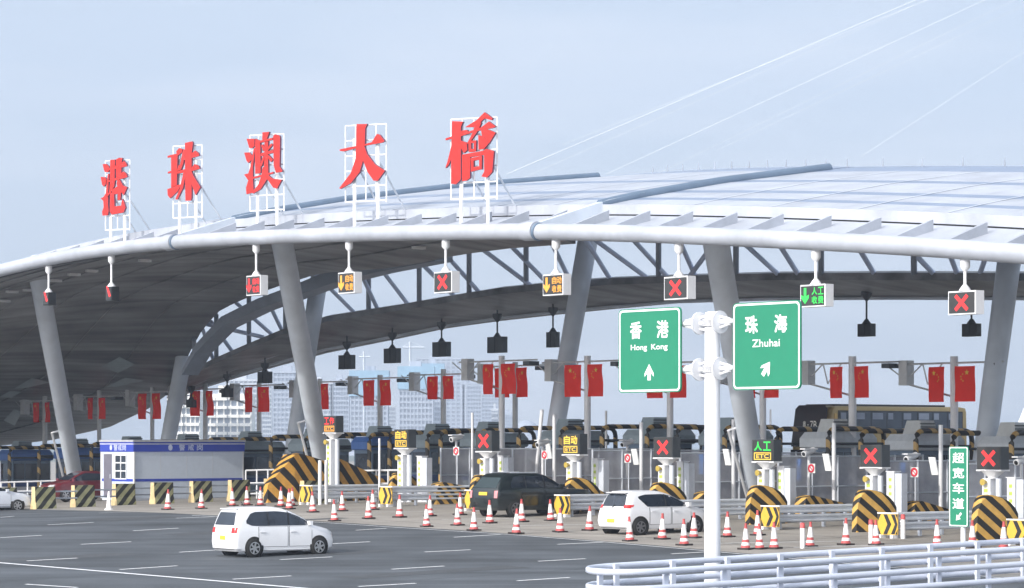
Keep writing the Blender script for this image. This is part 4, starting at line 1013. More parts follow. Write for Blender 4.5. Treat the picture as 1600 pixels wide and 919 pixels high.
# --- small white hatchback
t = thing('hatchback', 'small white hatchback with yellow plate behind the cones, left of the tall sign pole', 'car')
c = Car(t, [(.22, .16, 3.55, .74, .15, .3), (.32, .05, 3.7, .80, .2, .5), (.50, .0, 3.74, .82, .22, .55), (.78, .05, 3.68, .82, .22, .6), (.88, .08, 3.45, .81, .22, .6), (.95, .10, 3.2, .80, .22, .55), (1.0, .12, 2.95, .79, .24, .5), (1.22, .20, 2.55, .73, .25, .42), (1.44, .30, 2.05, .65, .26, .38), (1.54, .40, 1.7, .55, .26, .3), (1.575, .7, 1.4, .32, .2, .2)], pwhite)
c.side('side_window', [(.62, 1.30), (.95, 1.0), (2.9, 1.0)], [(.62, 1.36), (.9, 1.43), (1.7, 1.44), (2.1, 1.36), (2.5, 1.2), (2.9, 1.02)], .62, 2.88, glass)
c.side('window_pillar', [(1.72, 1.0), (1.78, 1.0)], [(1.72, 1.44), (1.78, 1.43)], 1.72, 1.78, black, .012, 2)
c.end('rear_window', 1.02, 1.46, .62, .50, glass); c.end('windscreen', 1.05, 1.44, .6, .46, glass, rear=False)
c.door(1.02, 1.95, .38, .97, .84); c.door(1.98, 2.82, .38, .97, .84)
c.end('number_plate', .46, .59, .2, .2, plate, off=.02)
for sg in (-1, 1): c.end('tail_lamp', .96, 1.08, .11, .11, tail, yc=sg * .68, off=.02)
for sg in (-1, 1): c.end('headlamp', .66, .84, .14, .1, headl, rear=False, yc=sg * .58, off=.012)
c.end('tailgate_seam', .40, .412, .76, .76, mat('seam_grey', (.25, .26, .28), .6)); c.end('rear_bumper_line', .25, .27, .7, .7, black)
m = MB(); m.tube([(.10, .05, .97), (.12, -.05, 1.08)], .018, 5); m.build('wiper', black, t)
m = MB(); m.box((.34, 0, 1.50), (.26, 1.05, .03)); m.build('spoiler', pwhite, t)
c.wheels((.62, 3.0), .30, .765, rim=mat('rim_dark', (.12, .12, .13), .5)); c.mirror(2.72, 1.06)
print('hatch', math.degrees(place_car(t, G(998, 837), G(1085, 832), .66, .86)), (G(991, 837) - G(1078, 832)).length)
t.scale = (1.20, 1.06, 1.09)
# --- black SUV
t = thing('suv', 'black boxy SUV with a yellow number plate entering the toll lane', 'car')
c = Car(t, [(.30, .18, 4.8, .88, .15, .3), (.42, .05, 4.95, .94, .18, .4), (.70, .0, 5.0, .97, .18, .4), (1.0, .02, 4.97, .97, .18, .4), (1.13, .04, 4.85, .96, .18, .4), (1.18, .06, 3.75, .95, .18, .35), (1.22, .08, 3.55, .94, .2, .3), (1.5, .30, 3.1, .86, .2, .3), (1.72, .48, 2.72, .78, .22, .3), (1.82, .62, 2.45, .68, .22, .3), (1.86, .95, 2.1, .4, .2, .25)], pblack)
c.side('side_window', [(.72, 1.24), (3.45, 1.22)], [(.72, 1.40), (.92, 1.70), (2.4, 1.71), (2.85, 1.6), (3.45, 1.24)], .72, 3.43, glass)
for x in (1.45, 2.4): c.side('window_pillar', [(x, 1.22), (x + .06, 1.22)], [(x, 1.71), (x + .06, 1.7)], x, x + .06, black, .012, 2)
c.end('rear_window', 1.24, 1.66, .76, .64, mat('rear_glass_bright', (.05, .07, .08), .04, spec=.9)); c.end('windscreen', 1.28, 1.7, .74, .6, glass, rear=False)
c.door(1.2, 2.38, .5, 1.18, 1.04); c.door(2.42, 3.5, .5, 1.18, 1.04)
c.end('number_plate', .93, 1.06, .28, .28, plate, off=.02)
for sg in (-1, 1):
    c.end('tail_lamp', .82, 1.12, .09, .09, mat('tail_lamp_pale', (.7, .25, .27), .2), yc=sg * .83, off=.012); c.end('headlamp', .9, 1.08, .16, .16, headl, rear=False, yc=sg * .72, off=.012)
m = MB()
for sg in (-1, 1): m.tube([(.9, sg * .62, 1.86), (2.3, sg * .62, 1.87)], .02, 6)
m.build('roof_rail', galv, t)
c.wheels((.95, 3.85), .37, .92, rim=mat('rim_dark', (.12, .12, .13), .5)); c.mirror(3.3, 1.3)
p = G(804, 809)
print('suv', math.degrees(place_car(t, p, p + U * .74 + V * .0, .95, .97)))
t.rotation_euler[2] = R(40); t.scale = (1.10, 1.0, 1.03)
# --- dark red car and pale car at the left, coming the other way
t = thing('red_car', 'dark red car half hidden behind the striped barriers and the guard cabin', 'car')
c = Car(t, [(.22, .1, 4.3, .78, .2, .3), (.32, .0, 4.42, .86, .25, .5), (.6, .0, 4.5, .88, .25, .55), (.85, .05, 4.4, .88, .25, .6), (.97, .15, 4.1, .87, .25, .6), (1.04, .25, 3.55, .86, .3, .55), (1.10, .3, 3.3, .84, .3, .5), (1.35, .55, 2.85, .76, .3, .4), (1.55, .85, 2.35, .66, .3, .35), (1.62, 1.2, 2.0, .45, .3, .3)], pred)
c.side('side_window', [(.8, 1.12), (3.2, 1.1)], [(.8, 1.2), (1.1, 1.48), (2.2, 1.52), (2.6, 1.4), (3.2, 1.12)], .8, 3.2, glass); c.end('windscreen', 1.14, 1.54, .7, .52, glass, rear=False); c.end('rear_window', 1.14, 1.5, .66, .5, glass)
c.door(1.2, 2.2, .4, 1.05, .9); c.door(2.24, 3.2, .4, 1.05, .9)
for sg in (-1, 1): c.end('headlamp', .7, .9, .2, .16, headl, rear=False, yc=sg * .6, off=.012)
c.wheels((.85, 3.55), .32, .83); c.mirror(3.05, 1.14)
t.scale = (1.05, 1, 1.08); p = GY(176, 167); t.location = p; t.rotation_euler = (0, 0, RZ + math.pi)
t = thing('pale_car', 'pale white car cut off by the left picture edge behind the striped barriers', 'car')
c = Car(t, [(.22, .1, 4.3, .78, .2, .3), (.32, .0, 4.42, .86, .25, .5), (.6, .0, 4.5, .88, .25, .55), (.80, .05, 4.4, .88, .25, .6), (.92, .15, 4.1, .87, .25, .6), (1.0, .25, 3.55, .86, .3, .55), (1.06, .3, 3.3, .84, .3, .5), (1.25, .55, 2.75, .76, .3, .4), (1.42, .95, 2.3, .66, .3, .35), (1.47, 1.3, 1.9, .45, .3, .3)], psilv)
c.side('side_window', [(.8, 1.08), (3.2, 1.06)], [(.8, 1.14), (1.2, 1.36), (2.1, 1.39), (2.5, 1.3), (3.2, 1.08)], .8, 3.2, glass); c.end('windscreen', 1.1, 1.4, .7, .52, glass, rear=False); c.end('rear_window', 1.1, 1.38, .66, .5, glass)
c.door(1.2, 2.2, .4, 1.02, .86); c.door(2.24, 3.2, .4, 1.02, .86)
for sg in (-1, 1): c.end('headlamp', .66, .84, .2, .16, headl, rear=False, yc=sg * .6, off=.012)
c.wheels((.85, 3.55), .32, .83); c.mirror(3.0, 1.1)
p = GY(-86, 143); t.location = p; t.rotation_euler = (0, 0, RZ - R(10))
# --- coach
gold = mat('coach_gold', (.36, .26, .11), .32, metal=.35, var=.1); cdark = mat('coach_dark', (.022, .022, .026), .25)
t = thing('coach', 'tall gold and black coach behind the right toll booths', 'bus')
LB, WB, HB = 10.8, 2.5, 4.15
m = MB(); rows = []
def crect(z, ins, x0=0.0): 
    a, b, hw, r = x0 + ins, LB - ins, WB / 2 - ins, .28; p = []
    for cx, cy, a0 in ((b - r, hw - r, 0), (a + r, hw - r, 90), (a + r, -hw + r, 180), (b - r, -hw + r, 270)):
        for k in range(5): p.append(Vector((cx + r * math.cos(R(a0 + 22.5 * k)), cy + r * math.sin(R(a0 + 22.5 * k)), z)))
    return p + [p[0]]
for z, ins, x0 in ((.35, .05, 0), (.5, 0, 0), (1.6, 0, 0), (2.4, 0, .05), (3.9, .02, .30), (4.08, .06, .42), (4.15, .30, .6)): rows.append(crect(z, ins, x0))
m.grid(rows); m.f = [f[::-1] for f in m.f]; m.add(rows[-1][:-1], [tuple(range(20))]); m.build('body', gold, t)
m = MB(); m.poly([(-1.16, 2.15), (1.16, 2.15), (1.12, 3.9), (.9, 4.08), (-.9, 4.08), (-1.12, 3.9)], (.22, 0, 0), FR, Vector((.16, 0, 1)), off=.58); m.build('windscreen', cdark, t)
m = MB(); m.poly([(-1.18, .7), (1.18, .7), (1.18, 2.1), (-1.18, 2.1)], (-.012, 0, 0), FR, Z); m.build('lower_front', cdark, t)
m = MB()
for j, ch in enumerate('粤·ZB'): m.glyph(ch, Vector((.12, 0, 3.25)) + FR * (-.3 + .25 * j), FR, Z, .22 if ch != '·' else .06, .38 if ch != '·' else .06, off=.05)
m.build('route_display', mat('display_grey', (.5, .5, .48), .5, emit=(.6, .6, .55), es=.25), t)
m = MB(); m.bb((.9, -WB / 2 - .012, 3.0), (LB - .5, -WB / 2 + .06, 3.92)); m.build('window_band', cdark, t)
wing = mat('coach_window', (.055, .075, .105), .12, var=.35, scale=.8)
for k in range(8):
    m = MB(); m.bb((1.0 + k * 1.16, -WB / 2 - .022, 3.05), (1.0 + k * 1.16 + 1.10, -WB / 2 + .05, 3.86)); wn = m.build('window', wing, t)
    m = MB(); m.bb((1.08 + k * 1.16, -WB / 2 - .028, 3.52), (1.0 + k * 1.16 + .45 + .2 * (k % 3), -WB / 2 - .0, 3.82)); m.build('curtain', mat('curtain_grey', (.30, .34, .42), .8), wn)
m = MB(); m.bb((.5, -WB / 2 - .01, .45), (LB - .3, -WB / 2 + .02, 1.25)); m.build('skirt', cdark, t)
m = MB(); m.bb((.62, -WB / 2 - .016, 1.25), (.80, -WB / 2 + .02, 3.78)); m.build('gold_pillar', mat('gold_bright', (.55, .36, .12), .35, metal=.3), t)
m = MB(); m.bb((.9, -1.0, 4.12), (9.2, 1.0, 4.22)); m.build('roof_unit', cdark, t)
for x in (1.9, 7.6, 8.9):
    m = MB(); m.lathe((x, -WB / 2 + .05, .5), [(.02, -.09), (.46, -.09), (.5, -.05), (.5, .2)], 20, axis='y', caps=False); m.build('wheel', tyre, t)
    m = MB(); m.lathe((x, WB / 2 - .05, .5), [(.02, .09), (.46, .09), (.5, .05), (.5, -.2)], 20, axis='y', caps=False); m.build('wheel', tyre, t)
for sg in (-1, 1):
    m = MB(); m.box((-.02, sg * .85, .95), (.05, .45, .22)); m.build('headlamp', headl, t)
t.location = GY(1262, 141.5); t.rotation_euler = (0, 0, RZ); t.scale = (1, 1, (W(1262, 632, 141.5).z - t.location.z) / 4.2)

# ================================================================== CONES
pr = thing('traffic_cone', 'x', 'traffic cone', group='red and white traffic cones across the toll entry')
m = MB(); m.box((0, 0, .035), (.46, .46, .07)); m.build('base', mat('cone_base', (.03, .022, .022), .8), pr)
m = MB(); m.m = 0; m.lathe((0, 0, 0), [(.185, .07), (.17, .12), (.155, .16)], 12, caps=False); m.m = 1; m.lathe((0, 0, 0), [(.155, .16), (.14, .27)], 12, caps=False); m.m = 0; m.lathe((0, 0, 0), [(.14, .27), (.135, .29), (.12, .38)], 12, caps=False)
m.m = 1; m.lathe((0, 0, 0), [(.12, .38), (.065, .78)], 12, caps=False); m.m = 0; m.lathe((0, 0, 0), [(.065, .78), (.045, .92), (.05, .98)], 12, caps=False); m.lathe((0, 0, 0), [(.05, .98), (.001, .99)], 12, caps=False)
m.build('body', [conered, conewhite], pr); CN = Row(pr)
cones = [(262, 797, 'in front of the white guard cabin, left one of two'), (314.6, 795.4, 'in front of the white guard cabin, right one of two'), (363.5, 791, 'in front of the striped barriers, above the minivan roof spoiler'), (386, 790, 'above the white minivan roof, left of the barrier gap'),
 (407, 790.5, 'directly above the middle of the white minivan roof'), (439, 792, 'above the front windows of the white minivan'), (456, 791, 'left of the leftmost chevron board'), (452, 796, 'right behind the white minivan bonnet edge'),
 (489, 801, 'just below the leftmost chevron board'), (522.7, 814.6, 'nearest one right of the white minivan bonnet'), (535, 799, 'in front of the leftmost guardrail middle'), (576, 811, 'between the first two chevron boards, front one'), (583, 797, 'just left of the second chevron board from the left'),
 (624.5, 809, 'in front of the second guardrail, left end'), (666.7, 823.5, 'on the asphalt edge between minivan and SUV'), (672, 807, 'in front of the second guardrail, middle'), (715, 821.5, 'left of the cone before the SUV plate'), (718.6, 805, 'close by the chevron board left of the SUV'),
 (740.5, 829.5, 'on the asphalt edge below the chevron board left of the SUV'), (765.5, 818, 'in front of the SUV number plate'), (806.6, 834.6, 'on the asphalt edge in front of the SUV side'), (815.4, 816, 'right by the SUV rear door'), (860.5, 814, 'at the SUV front wheel'),
 (875, 832, 'in front of the chevron board right of the SUV'), (921, 829.5, 'between that chevron board and the white hatchback'), (984, 846, 'in front of the white hatchback rear wheel'), (1034.8, 843, 'in front of the white hatchback doors'), (1069, 852.6, 'nearest one before the white hatchback front wheel'), (1084, 841, 'at the white hatchback bonnet'),
 (1136.5, 839.5, 'just right of the tall white sign pole'), (1165, 859, 'left one of the close trio right of the sign pole'), (1187, 858.4, 'middle one of the close trio right of the sign pole'), (1184, 837, 'behind the close trio, left of a chevron board'), (1209.6, 858, 'right one of the close trio, below a chevron board'),
 (1265.7, 854.5, 'in front of the guardrail between two chevron boards'), (1321.5, 852, 'left of the striped block by the green vertical sign'), (1369, 852, 'left of the chevron board by the green vertical sign'), (1464.5, 853, 'left of the green vertical sign post, behind the railing'),
 (1519.6, 856, 'right of the green vertical sign post, behind the railing'), (1568, 858, 'in front of the rightmost striped block')]
for x, y, lb in cones: CN.put(G(x, y), RZ + random.uniform(-.3, .3), 'red and white cone ' + lb, random.uniform(.91, 1.0)); CN.cur.rotation_euler.x = random.uniform(-.03, .03); CN.cur.rotation_euler.y = random.uniform(-.03, .03)
p = G(170, 797); t = thing('white_cone', 'plain white cone beside the door of the guard cabin', 'traffic cone', p)
m = MB(); m.lathe((0, 0, 0), [(.22, 0), (.2, .06), (.13, .1), (.04, .9), (.001, .92)], 12); m.build('body', conewhite, t)
pr = thing('bollard', 'x', 'bollard', group='slim red topped white bollards')
m = MB(); m.lathe((0, 0, 0), [(.09, 0), (.09, .72)], 10); m.build('shaft', conewhite, pr); m = MB(); m.lathe((0, 0, 0), [(.092, .72), (.085, .9), (.001, .92)], 10); m.build('cap', conered, pr); BO = Row(pr)
for x, y, lb in [(1254, 857, 'left of the cone in front of the guardrail'), (1361, 851, 'left of the cone by the green vertical sign'), (1411, 842, 'in front of the guardrail left of the green vertical sign')]: BO.put(G(x, y), 0, 'slim bollard with red cap ' + lb)

# ================================================================== STRIPED BARRIERS LEFT
jb = stripes('barrier_stripes', (.022, .022, .02), (.30, .30, .17), (1, 0, -1), .62, .5, .8, wear=.3)
jf = mat('barrier_front_sunlit', (.62, .48, .26), .7, var=.25, scale=4)  # sunlight on the end face put into its brighter yellow
pr = thing('concrete_barrier', 'x', 'barrier', group='black and yellow concrete barriers by the guard cabin')
m = MB(); pf = [(-.3, 0), (-.28, .25), (-.2, .45), (-.17, 1.15), (.17, 1.15), (.2, .45), (.28, .25), (.3, 0)]
rows = [[Vector((x, y, z)) for y, z in pf] for x in (0, 1.2)]; m.grid(rows, sm=False); m.f = [f[::-1] for f in m.f]; m.add(rows[1], [tuple(range(7, -1, -1))]); m.build('block', jb, pr)
m = MB(); m.add([q - Vector((.002, 0, 0)) for q in rows[0]], [tuple(range(8))]); m.build('end_face', jf, pr)
m = MB()
for z in (.55, .9): m.tube([(1.2, 0, z), (2.6, 0, z)], .045, 6)
m.build('link_rail', steel_d, pr)
JB = Row(pr)
for px, py, lb in [(-8, 797, 'cut off at the left picture edge'), (52, 796, 'between the pale car and the dark red car'), (114, 793, 'in front of the dark red car'), (178, 790, 'right of the guard cabin door'), (238, 788, 'below the middle of the guard cabin'), (299, 785.5, 'below the long side of the guard cabin'), (359, 783.5, 'below the right end of the guard cabin'), (415, 781, 'right of the guard cabin, before the striped wedge')]:
    JB.put(G(px, py) + V * .0, RZ, 'black and yellow concrete barrier ' + lb)
JB.put(GY(472, 138.5), RZ, 'black and yellow concrete barrier at the foot of the big striped wedge')

# ================================================================== GUARD CABIN
cab = mat('cabin_panel', (.62, .69, .80), .5, var=.05); cblue = mat('cabin_blue', (.03, .06, .45), .45, var=.06)
p = G(209, 783); t = thing('guard_cabin', 'white prefab guard cabin with a blue fascia band and barred window', 'cabin', p, RZ); t.scale = (1, 1, 1.17)
LC, WC, HCb = 7.6, 3.5, 3.0
def add(name, mt, a, b, par=None):
    m = MB(); m.bb(a, b); return m.build(name, mt, par or t)
add('wall', cab, (0, 0, .12), (LC, WC, 2.42)); add('plinth', galv, (.03, .03, 0), (LC - .03, WC - .03, .12)); add('fascia', cblue, (-.06, -.06, 2.42), (LC + .06, WC + .06, 2.86)); add('roof_edge', white, (-.07, -.07, 2.62 + .16), (LC + .07, WC + .07, 2.80 + .02))
add('roof', mat('cabin_roof', (.45, .46, .5), .6), (-.1, -.1, 2.90), (LC + .1, WC + .1, 3.0)); add('fascia_top', cblue, (-.055, -.055, 2.86), (LC + .055, WC + .055, 2.90))
add('base_stripe', cblue, (-.012, -.012, .95), (LC + .012, WC + .012, 1.08))
for q in (0, WC): add('corner_post', white, (-.02, q - .06, .1), (.06, q + .06, 2.42))
add('corner_post', white, (LC - .06, -.02, .1), (LC + .02, .1, 2.42))
for x in (1.8, 3.6, 5.4): add('panel_joint', galv, (x, -.006, .15), (x + .03, .0, 2.4))
d = add('door', mat('cabin_door', (.16, .155, .20), .5), (-.03, 2.35, .15), (.0, 3.2, 2.3)); add('handle', galv, (-.06, 2.45, 1.1), (-.03, 2.49, 1.3), d)
wn = add('window', glass, (-.02, .75, 1.05), (0, 1.95, 2.25))
for z in (1.05, 1.44, 1.84, 2.22): add('bar', white, (-.045, .72, z), (-.02, 1.98, z + .06), wn)
for y in (.72, 1.31, 1.92): add('bar', white, (-.047, y, 1.06), (-.018, y + .07, 2.27), wn)
cw = mat('cabin_letter', (.55, .60, .80), .5)
for j, ch in enumerate('警戒岗'): m = MB(); m.glyph(ch, Vector((-.06, 1.75, 2.62)) + FR * (-.1 + .46 * j), FR, Z, .40, .30, bold=.012, off=.006); m.build('character', cw, t)
m = MB()
m.lathe((0, 0, 0), [(.001, 0), (.14, 0)], 14, axis='y', caps=False); k = 15 * 0
vv = m.v[-28:]; m.v[-28:] = [Vector((-.068 , 2.35 + q.x, 2.62 + q.z)) for q in vv]; m.f[-14:] = [f[::-1] for f in m.f[-14:]]
m.build('emblem', cw, t)
for j, ch in enumerate('警戒岗'): m = MB(); m.glyph(ch, Vector((3.25 + .62 * j, -.06, 2.62)), Vector((1, 0, 0)), Z, .42, .30, bold=.012, off=.006); m.build('character', cw, t)
m = MB(); m.lathe((2.45, -.068, 2.62), [(.001, 0), (.15, 0)], 14, axis='y', caps=False); m.build('emblem', cw, t)

# ================================================================== TALL GUIDE SIGN
P = GY(1113, 81); t = thing('guide_sign', 'tall white pole with two green direction signs, Hong Kong and Zhuhai', 'road sign', P, RZ)
def loc(px, py, Y): 
    q = W(px, py, Y) - P; return Matrix.Rotation(-RZ, 3, 'Z') @ q
hp = W(1113, 487, 81).z - P.z
m = MB(); m.lathe((0, 0, 0), [(.235, 0), (.22, hp - .12), (.20, hp - .03), (.12, hp), (.001, hp + .01)], 24); m.build('pole', white, t)
def rrect(w_, h_, r):
    p = []
    for cx, cy, a0 in ((w_ / 2 - r, h_ / 2 - r, 0), (-w_ / 2 + r, h_ / 2 - r, 90), (-w_ / 2 + r, -h_ / 2 + r, 180), (w_ / 2 - r, -h_ / 2 + r, 270)):
        for k in range(5): p.append((cx + r * math.cos(R(a0 + 22.5 * k)), cy + r * math.sin(R(a0 + 22.5 * k))))
    return p
UPA = [(-.5, .0), (0, .62), (.5, .0), (.5, -.22), (.14, .12), (.14, -.62), (-.14, -.62), (-.14, .12), (-.5, -.22)]
UPA = [(-.48, -.30), (-.48, -.05), (0, .62), (.48, -.05), (.48, -.30), (.17, -.02), (.17, -.55), (-.17, -.55), (-.17, -.02)]
for px, w_, zt, zb_, txt, en, rot in ((1016, 91, 483.5, 614, '香港', 'Hong Kong', 0), (1189.5, 95, 473, 609.5, '珠海', 'Zhuhai', -38)):
    Yc = 81 + (-(px - 1113)) * 81 / F * (.766 / .643)
    a = loc(px, (zt + zb_) / 2, Yc); s = F / Yc; a.y -= .5; hh = (zb_ - zt) / s; ww = w_ / s / .643
    o = Vector((-.42, a.y, a.z)); 
    m = MB(); m.poly(rrect(ww, hh, .14), o, FR, FU, depth=.05); pn = m.build('panel', signgreen, t)
    m = MB(); A = rrect(ww - .06, hh - .06, .13); B = rrect(ww - .17, hh - .17, .10)
    n = len(A); m.add([o + FR * x + FU * y + Vector((-.006, 0, 0)) for x, y in A + B], [(i, (i + 1) % n, n + (i + 1) % n, n + i) for i in range(n)]); m.build('border', signwhite, pn)
    for j, ch in enumerate(txt):
        m = MB(); m.glyph(ch, o + FR * (ww * (-.215 + .43 * j)) + FU * hh * .245, FR, FU, ww * .185, hh * .205, bold=.018, off=.008); m.build('character', signwhite, pn)
    for q_, wd_txt, ox in ((('Hong', .27, -.165), ('Kong', .27, .165)) if rot == 0 else (('Zhuhai', .42, 0),)):
        m = MB(); m.glyph(q_, o + FR * ww * ox + FU * hh * .03, FR, FU, ww * wd_txt, hh * .088, bold=.012, off=.008); m.build('lettering', signwhite, pn)
    m = MB()
    sa, ca = math.sin(R(rot)), math.cos(R(rot)); k = hh * .165
    m.poly([((x * ca - y * sa) * k, (x * sa + y * ca) * k) for x, y in UPA], o - FU * hh * .265, FR, FU, off=.008); m.build('arrow', signwhite, pn)
    sg = 1 if a.y > 0 else -1
    for zy in (a.z + hh * .30, a.z - hh * .24):
        m = MB(); yi = sg * .24; ye = a.y - sg * ww / 2 + sg * .2
        m.tube([(-.02, sg * .2, zy), (-.30, ye, zy)], .075, 8); m.box((-.34, a.y, zy), (.08, ww * .92, .10))
        m.build('arm', white, t)
        m = MB(); m.lathe((0, 0, 0), [(.33, -.025), (.33, .025)], 16, axis='y'); m.v = [Vector((q.x - .1, q.y + sg * .42, q.z + zy)) for q in m.v]; m.build('flange', white, t)
        m = MB()
        for dz in (.2, -.2): m.tube([(-.05, sg * .2, zy + dz), (-.22, sg * .95, zy + dz * .35)], .04, 6)
        m.build('gusset', white, t)
    for zy in (a.z + hh * .30, a.z - hh * .24):
        m = MB(); m.lathe((.0, 0, zy - .09), [(.29, 0), (.29, .18)], 16); m.build('collar', white, t)

# ================================================================== GREEN VERTICAL SIGN
P = G(1505, 878); t = thing('lane_sign', 'narrow vertical green sign reading 超宽车道 with a white arrow', 'road sign', P, RZ); s = F / P.y
zt = (W(1501, 698, P.y).z - P.z); zb_ = (W(1501, 823, P.y).z - P.z); hh = zt - zb_; zc = (zt + zb_) / 2
m = MB(); m.tube([(0, 0, 0), (0, 0, zt - .05)], .085, 10); m.build('post', white, t)
o = Vector((-.12, .1, zc)); ww = 25 / s / .643
m = MB(); m.poly(rrect(ww, hh, .05), o, FR, FU, depth=.04); pn = m.build('panel', signgreen, t)
A = rrect(ww - .03, hh - .03, .05); B = rrect(ww - .10, hh - .10, .04); n = len(A)
m = MB(); m.add([o + FR * x + FU * y + Vector((-.005, 0, 0)) for x, y in A + B], [(i, (i + 1) % n, n + (i + 1) % n, n + i) for i in range(n)]); m.build('border', signwhite, pn)
for j, ch in enumerate('超宽车道'): m = MB(); m.glyph(ch, o + FU * hh * (.36 - .19 * j), FR, FU, ww * .62, hh * .135, bold=.014, off=.007); m.build('character', signwhite, pn)
m = MB()
k = .26; rot = 138; sa, ca = math.sin(R(rot)), math.cos(R(rot))
m.poly([((x * ca - y * sa) * k, (x * sa + y * ca) * k) for x, y in [(-.45, -.1), (0, .6), (.45, -.1), (.15, -.05), (.15, -.7), (-.15, -.7), (-.15, -.05)]], o - FU * hh * .38, FR, FU, off=.007); m.build('arrow', signwhite, pn)

# ================================================================== FRONT RAILING (U-shaped nose)
railm = mat('rail_white', (.56, .60, .70), .42, var=.08, scale=1.5)
N0 = GY(992, 74.6)
t = thing('nose_railing', 'white three-rail barrier bending round a nose at the lower right', 'railing', N0)
PTH = []
wd = 1.1
for i in range(13):
    a = R(90 + 180 * i / 12); PTH.append(N0 + U * (wd * 1.25 * math.cos(a)) + V * (-wd * math.sin(a)))
far_end = PTH[0] + U * 34 + V * 1.4; near_end = PTH[-1] + U * 34 + V * 2.2
path = [PTH[0] + (far_end - PTH[0]) * k / 12 for k in range(12, 0, -1)] + PTH + [PTH[-1] + (near_end - PTH[-1]) * k / 12 for k in range(1, 13)]
for zz in (.30, .74, 1.18):
    m = MB(N0); rows = []
    for i, q in enumerate(path):
        tg = path[min(i + 1, len(path) - 1)] - path[max(i - 1, 0)]; tg.z = 0; tg.normalize(); nn = Vector((tg.y, -tg.x, 0))
        b = Vector((q.x, q.y, gz(q.x, q.y) + zz)); h_ = .085
        rows.append([b + nn * .0 - Z * h_, b + nn * .05 - Z * h_ * .6, b + nn * .05 + Z * h_ * .6, b + Z * h_, b - nn * .05 + Z * h_ * .6, b - nn * .05 - Z * h_ * .6, b - Z * h_])
    m.grid(rows, sm=True); m.build('rail', railm, t)
def rpost(q, inw):
    b = Vector((q.x, q.y, gz(q.x, q.y))); m = MB(N0); c = b + inw * .14
    m.box(c + Z * .62, (.16, .08, 1.24), (U, V, Z)); 
    po = m.build('post', railm, t)
    m = MB(N0)
    for zz in (.30, .74, 1.18): m.box(b + inw * .07 + Z * zz, (.10, .12, .09), (U, V, Z))
    m.build('bracket', galv, po)
for k in range(0, 17):
    a = PTH[0] + (far_end - PTH[0]) * (k * 2.0 + .2) / 34; rpost(a, V); b = PTH[-1] + (near_end - PTH[-1]) * (k * 2.0 + .2) / 34; rpost(b, -V)
rpost(PTH[6], U)

# ================================================================== WHITE RAILINGS AT THE LEFT AND MID
def railing(pa, pb, h, n, label, Ya, Yb):
    a, b = GY(pa, Ya), GY(pb, Yb); t = thing('white_railing', label, 'railing', a)
    for zz in (h, h * .55, h * .18):
        m = MB(a); m.tube([Vector((q.x, q.y, gz(q.x, q.y) + zz)) for q in (a.lerp(b, k / 6) for k in range(7))], .05, 6); m.build('rail', white, t)
    for k in range(n + 1):
        q = a.lerp(b, k / n); q.z = gz(q.x, q.y); m = MB(a); m.tube([q, q + Z * h], .05, 6); m.build('post', white, t)
railing(-40, 146, 1.25, 9, 'white tube railing behind the pale car and the dark red car', 166, 168)
railing(384, 436, 1.6, 3, 'short white railing right of the guard cabin', 158, 158)
railing(552, 625, 1.5, 4, 'white railing below the blue booth', 146, 143)

# ================================================================== FAR CITY
winb = mat('tower_window', (.24, .28, .35), .3, var=.25, scale=.2); slabw = mat('tower_white', (.52, .55, .60), .7, var=.06, scale=.05); slabg = mat('tower_grey', (.40, .44, .52), .7, var=.08, scale=.05); net = mat('site_net', (.26, .42, .56), .8, var=.1, scale=.2); terr = mat('terrace_white', (.82, .80, .76), .7, var=.05, scale=.1)
def tower(px0, px1, ytop, Y, label, fl=3.3, kind='grid', cap=0, wallm=None, ang=.35, piers=7):
    x0, x1 = (px0 - CX) / F * Y, (px1 - CX) / F * Y; ww = x1 - x0; g = -4.0; top = W(px0, ytop, Y).z; hh = top - g; dep = ww * .8
    t = thing('apartment_tower', label, 'building', ((x0 + x1) / 2, Y, g), 0, 'far city buildings'); wm = wallm or slabw
    m = MB(); m.bb((-ww / 2 * .97, 0.5, 0), (ww / 2 * .97, dep, hh - .5)); m.build('window_wall', winb, t)
    nfl = int(hh / fl); m = MB()
    for k in range(nfl + 1):
        z = k * fl
        if kind == 'terrace':
            for q in range(4):
                a = -ww / 2 + ww * q / 4 + ww * .02; m.bb((a, -1.2 - (q % 2) * 1.5, z), (a + ww / 4 * .93, 2, z + 1.25))
        else: m.bb((-ww / 2, 0, z), (ww / 2, dep + .3, z + fl * .42))
    m.build('floor_slabs', wm, t)
    m = MB()
    for k in range(piers + 1):
        a = -ww / 2 + ww * k / piers; m.bb((a - ww * .016, -.25, 0), (a + ww * .016, dep + .5, hh))
    m.build('piers', wm, t)
    m = MB(); m.bb((-ww / 2 - .2, -.4, hh), (ww / 2 + .2, dep, hh + 1.5)); m.bb((-ww * .2, dep * .2, hh + 1.4), (ww * .15, dep * .7, hh + 5)); m.build('roof', wm, t)
    if cap:
        m = MB(); m.bb((-ww / 2 - 1, -1.2, hh - cap), (ww / 2 + 1, dep + 1, hh + 2)); m.build('scaffold_net', net, t)
    return t
tower(262, 312, 617, 1150, 'bright white terraced apartment block nearest the guard cabin', 3.6, 'terrace', wallm=terr)
tower(318, 392, 621, 1180, 'wide bright white terraced apartment block behind the guard cabin', 3.6, 'terrace', wallm=terr)
tower(352, 402, 596, 1900, 'pale tower behind the white terraces'); tower(404, 424, 580, 2100, 'slim pale tower left of the crossing columns'); tower(427, 470, 583, 1850, 'pale grey tower behind the crossing columns', wallm=slabg)
tower(468, 520, 600, 2000, 'pale tower seen between the crossing columns', wallm=slabw); tower(516, 545, 597, 2000, 'bluish tower right of the big leaning column', wallm=slabg); tower(548, 605, 584, 1750, 'tower with blue netting top under the left crane', cap=14, wallm=slabg, piers=9)
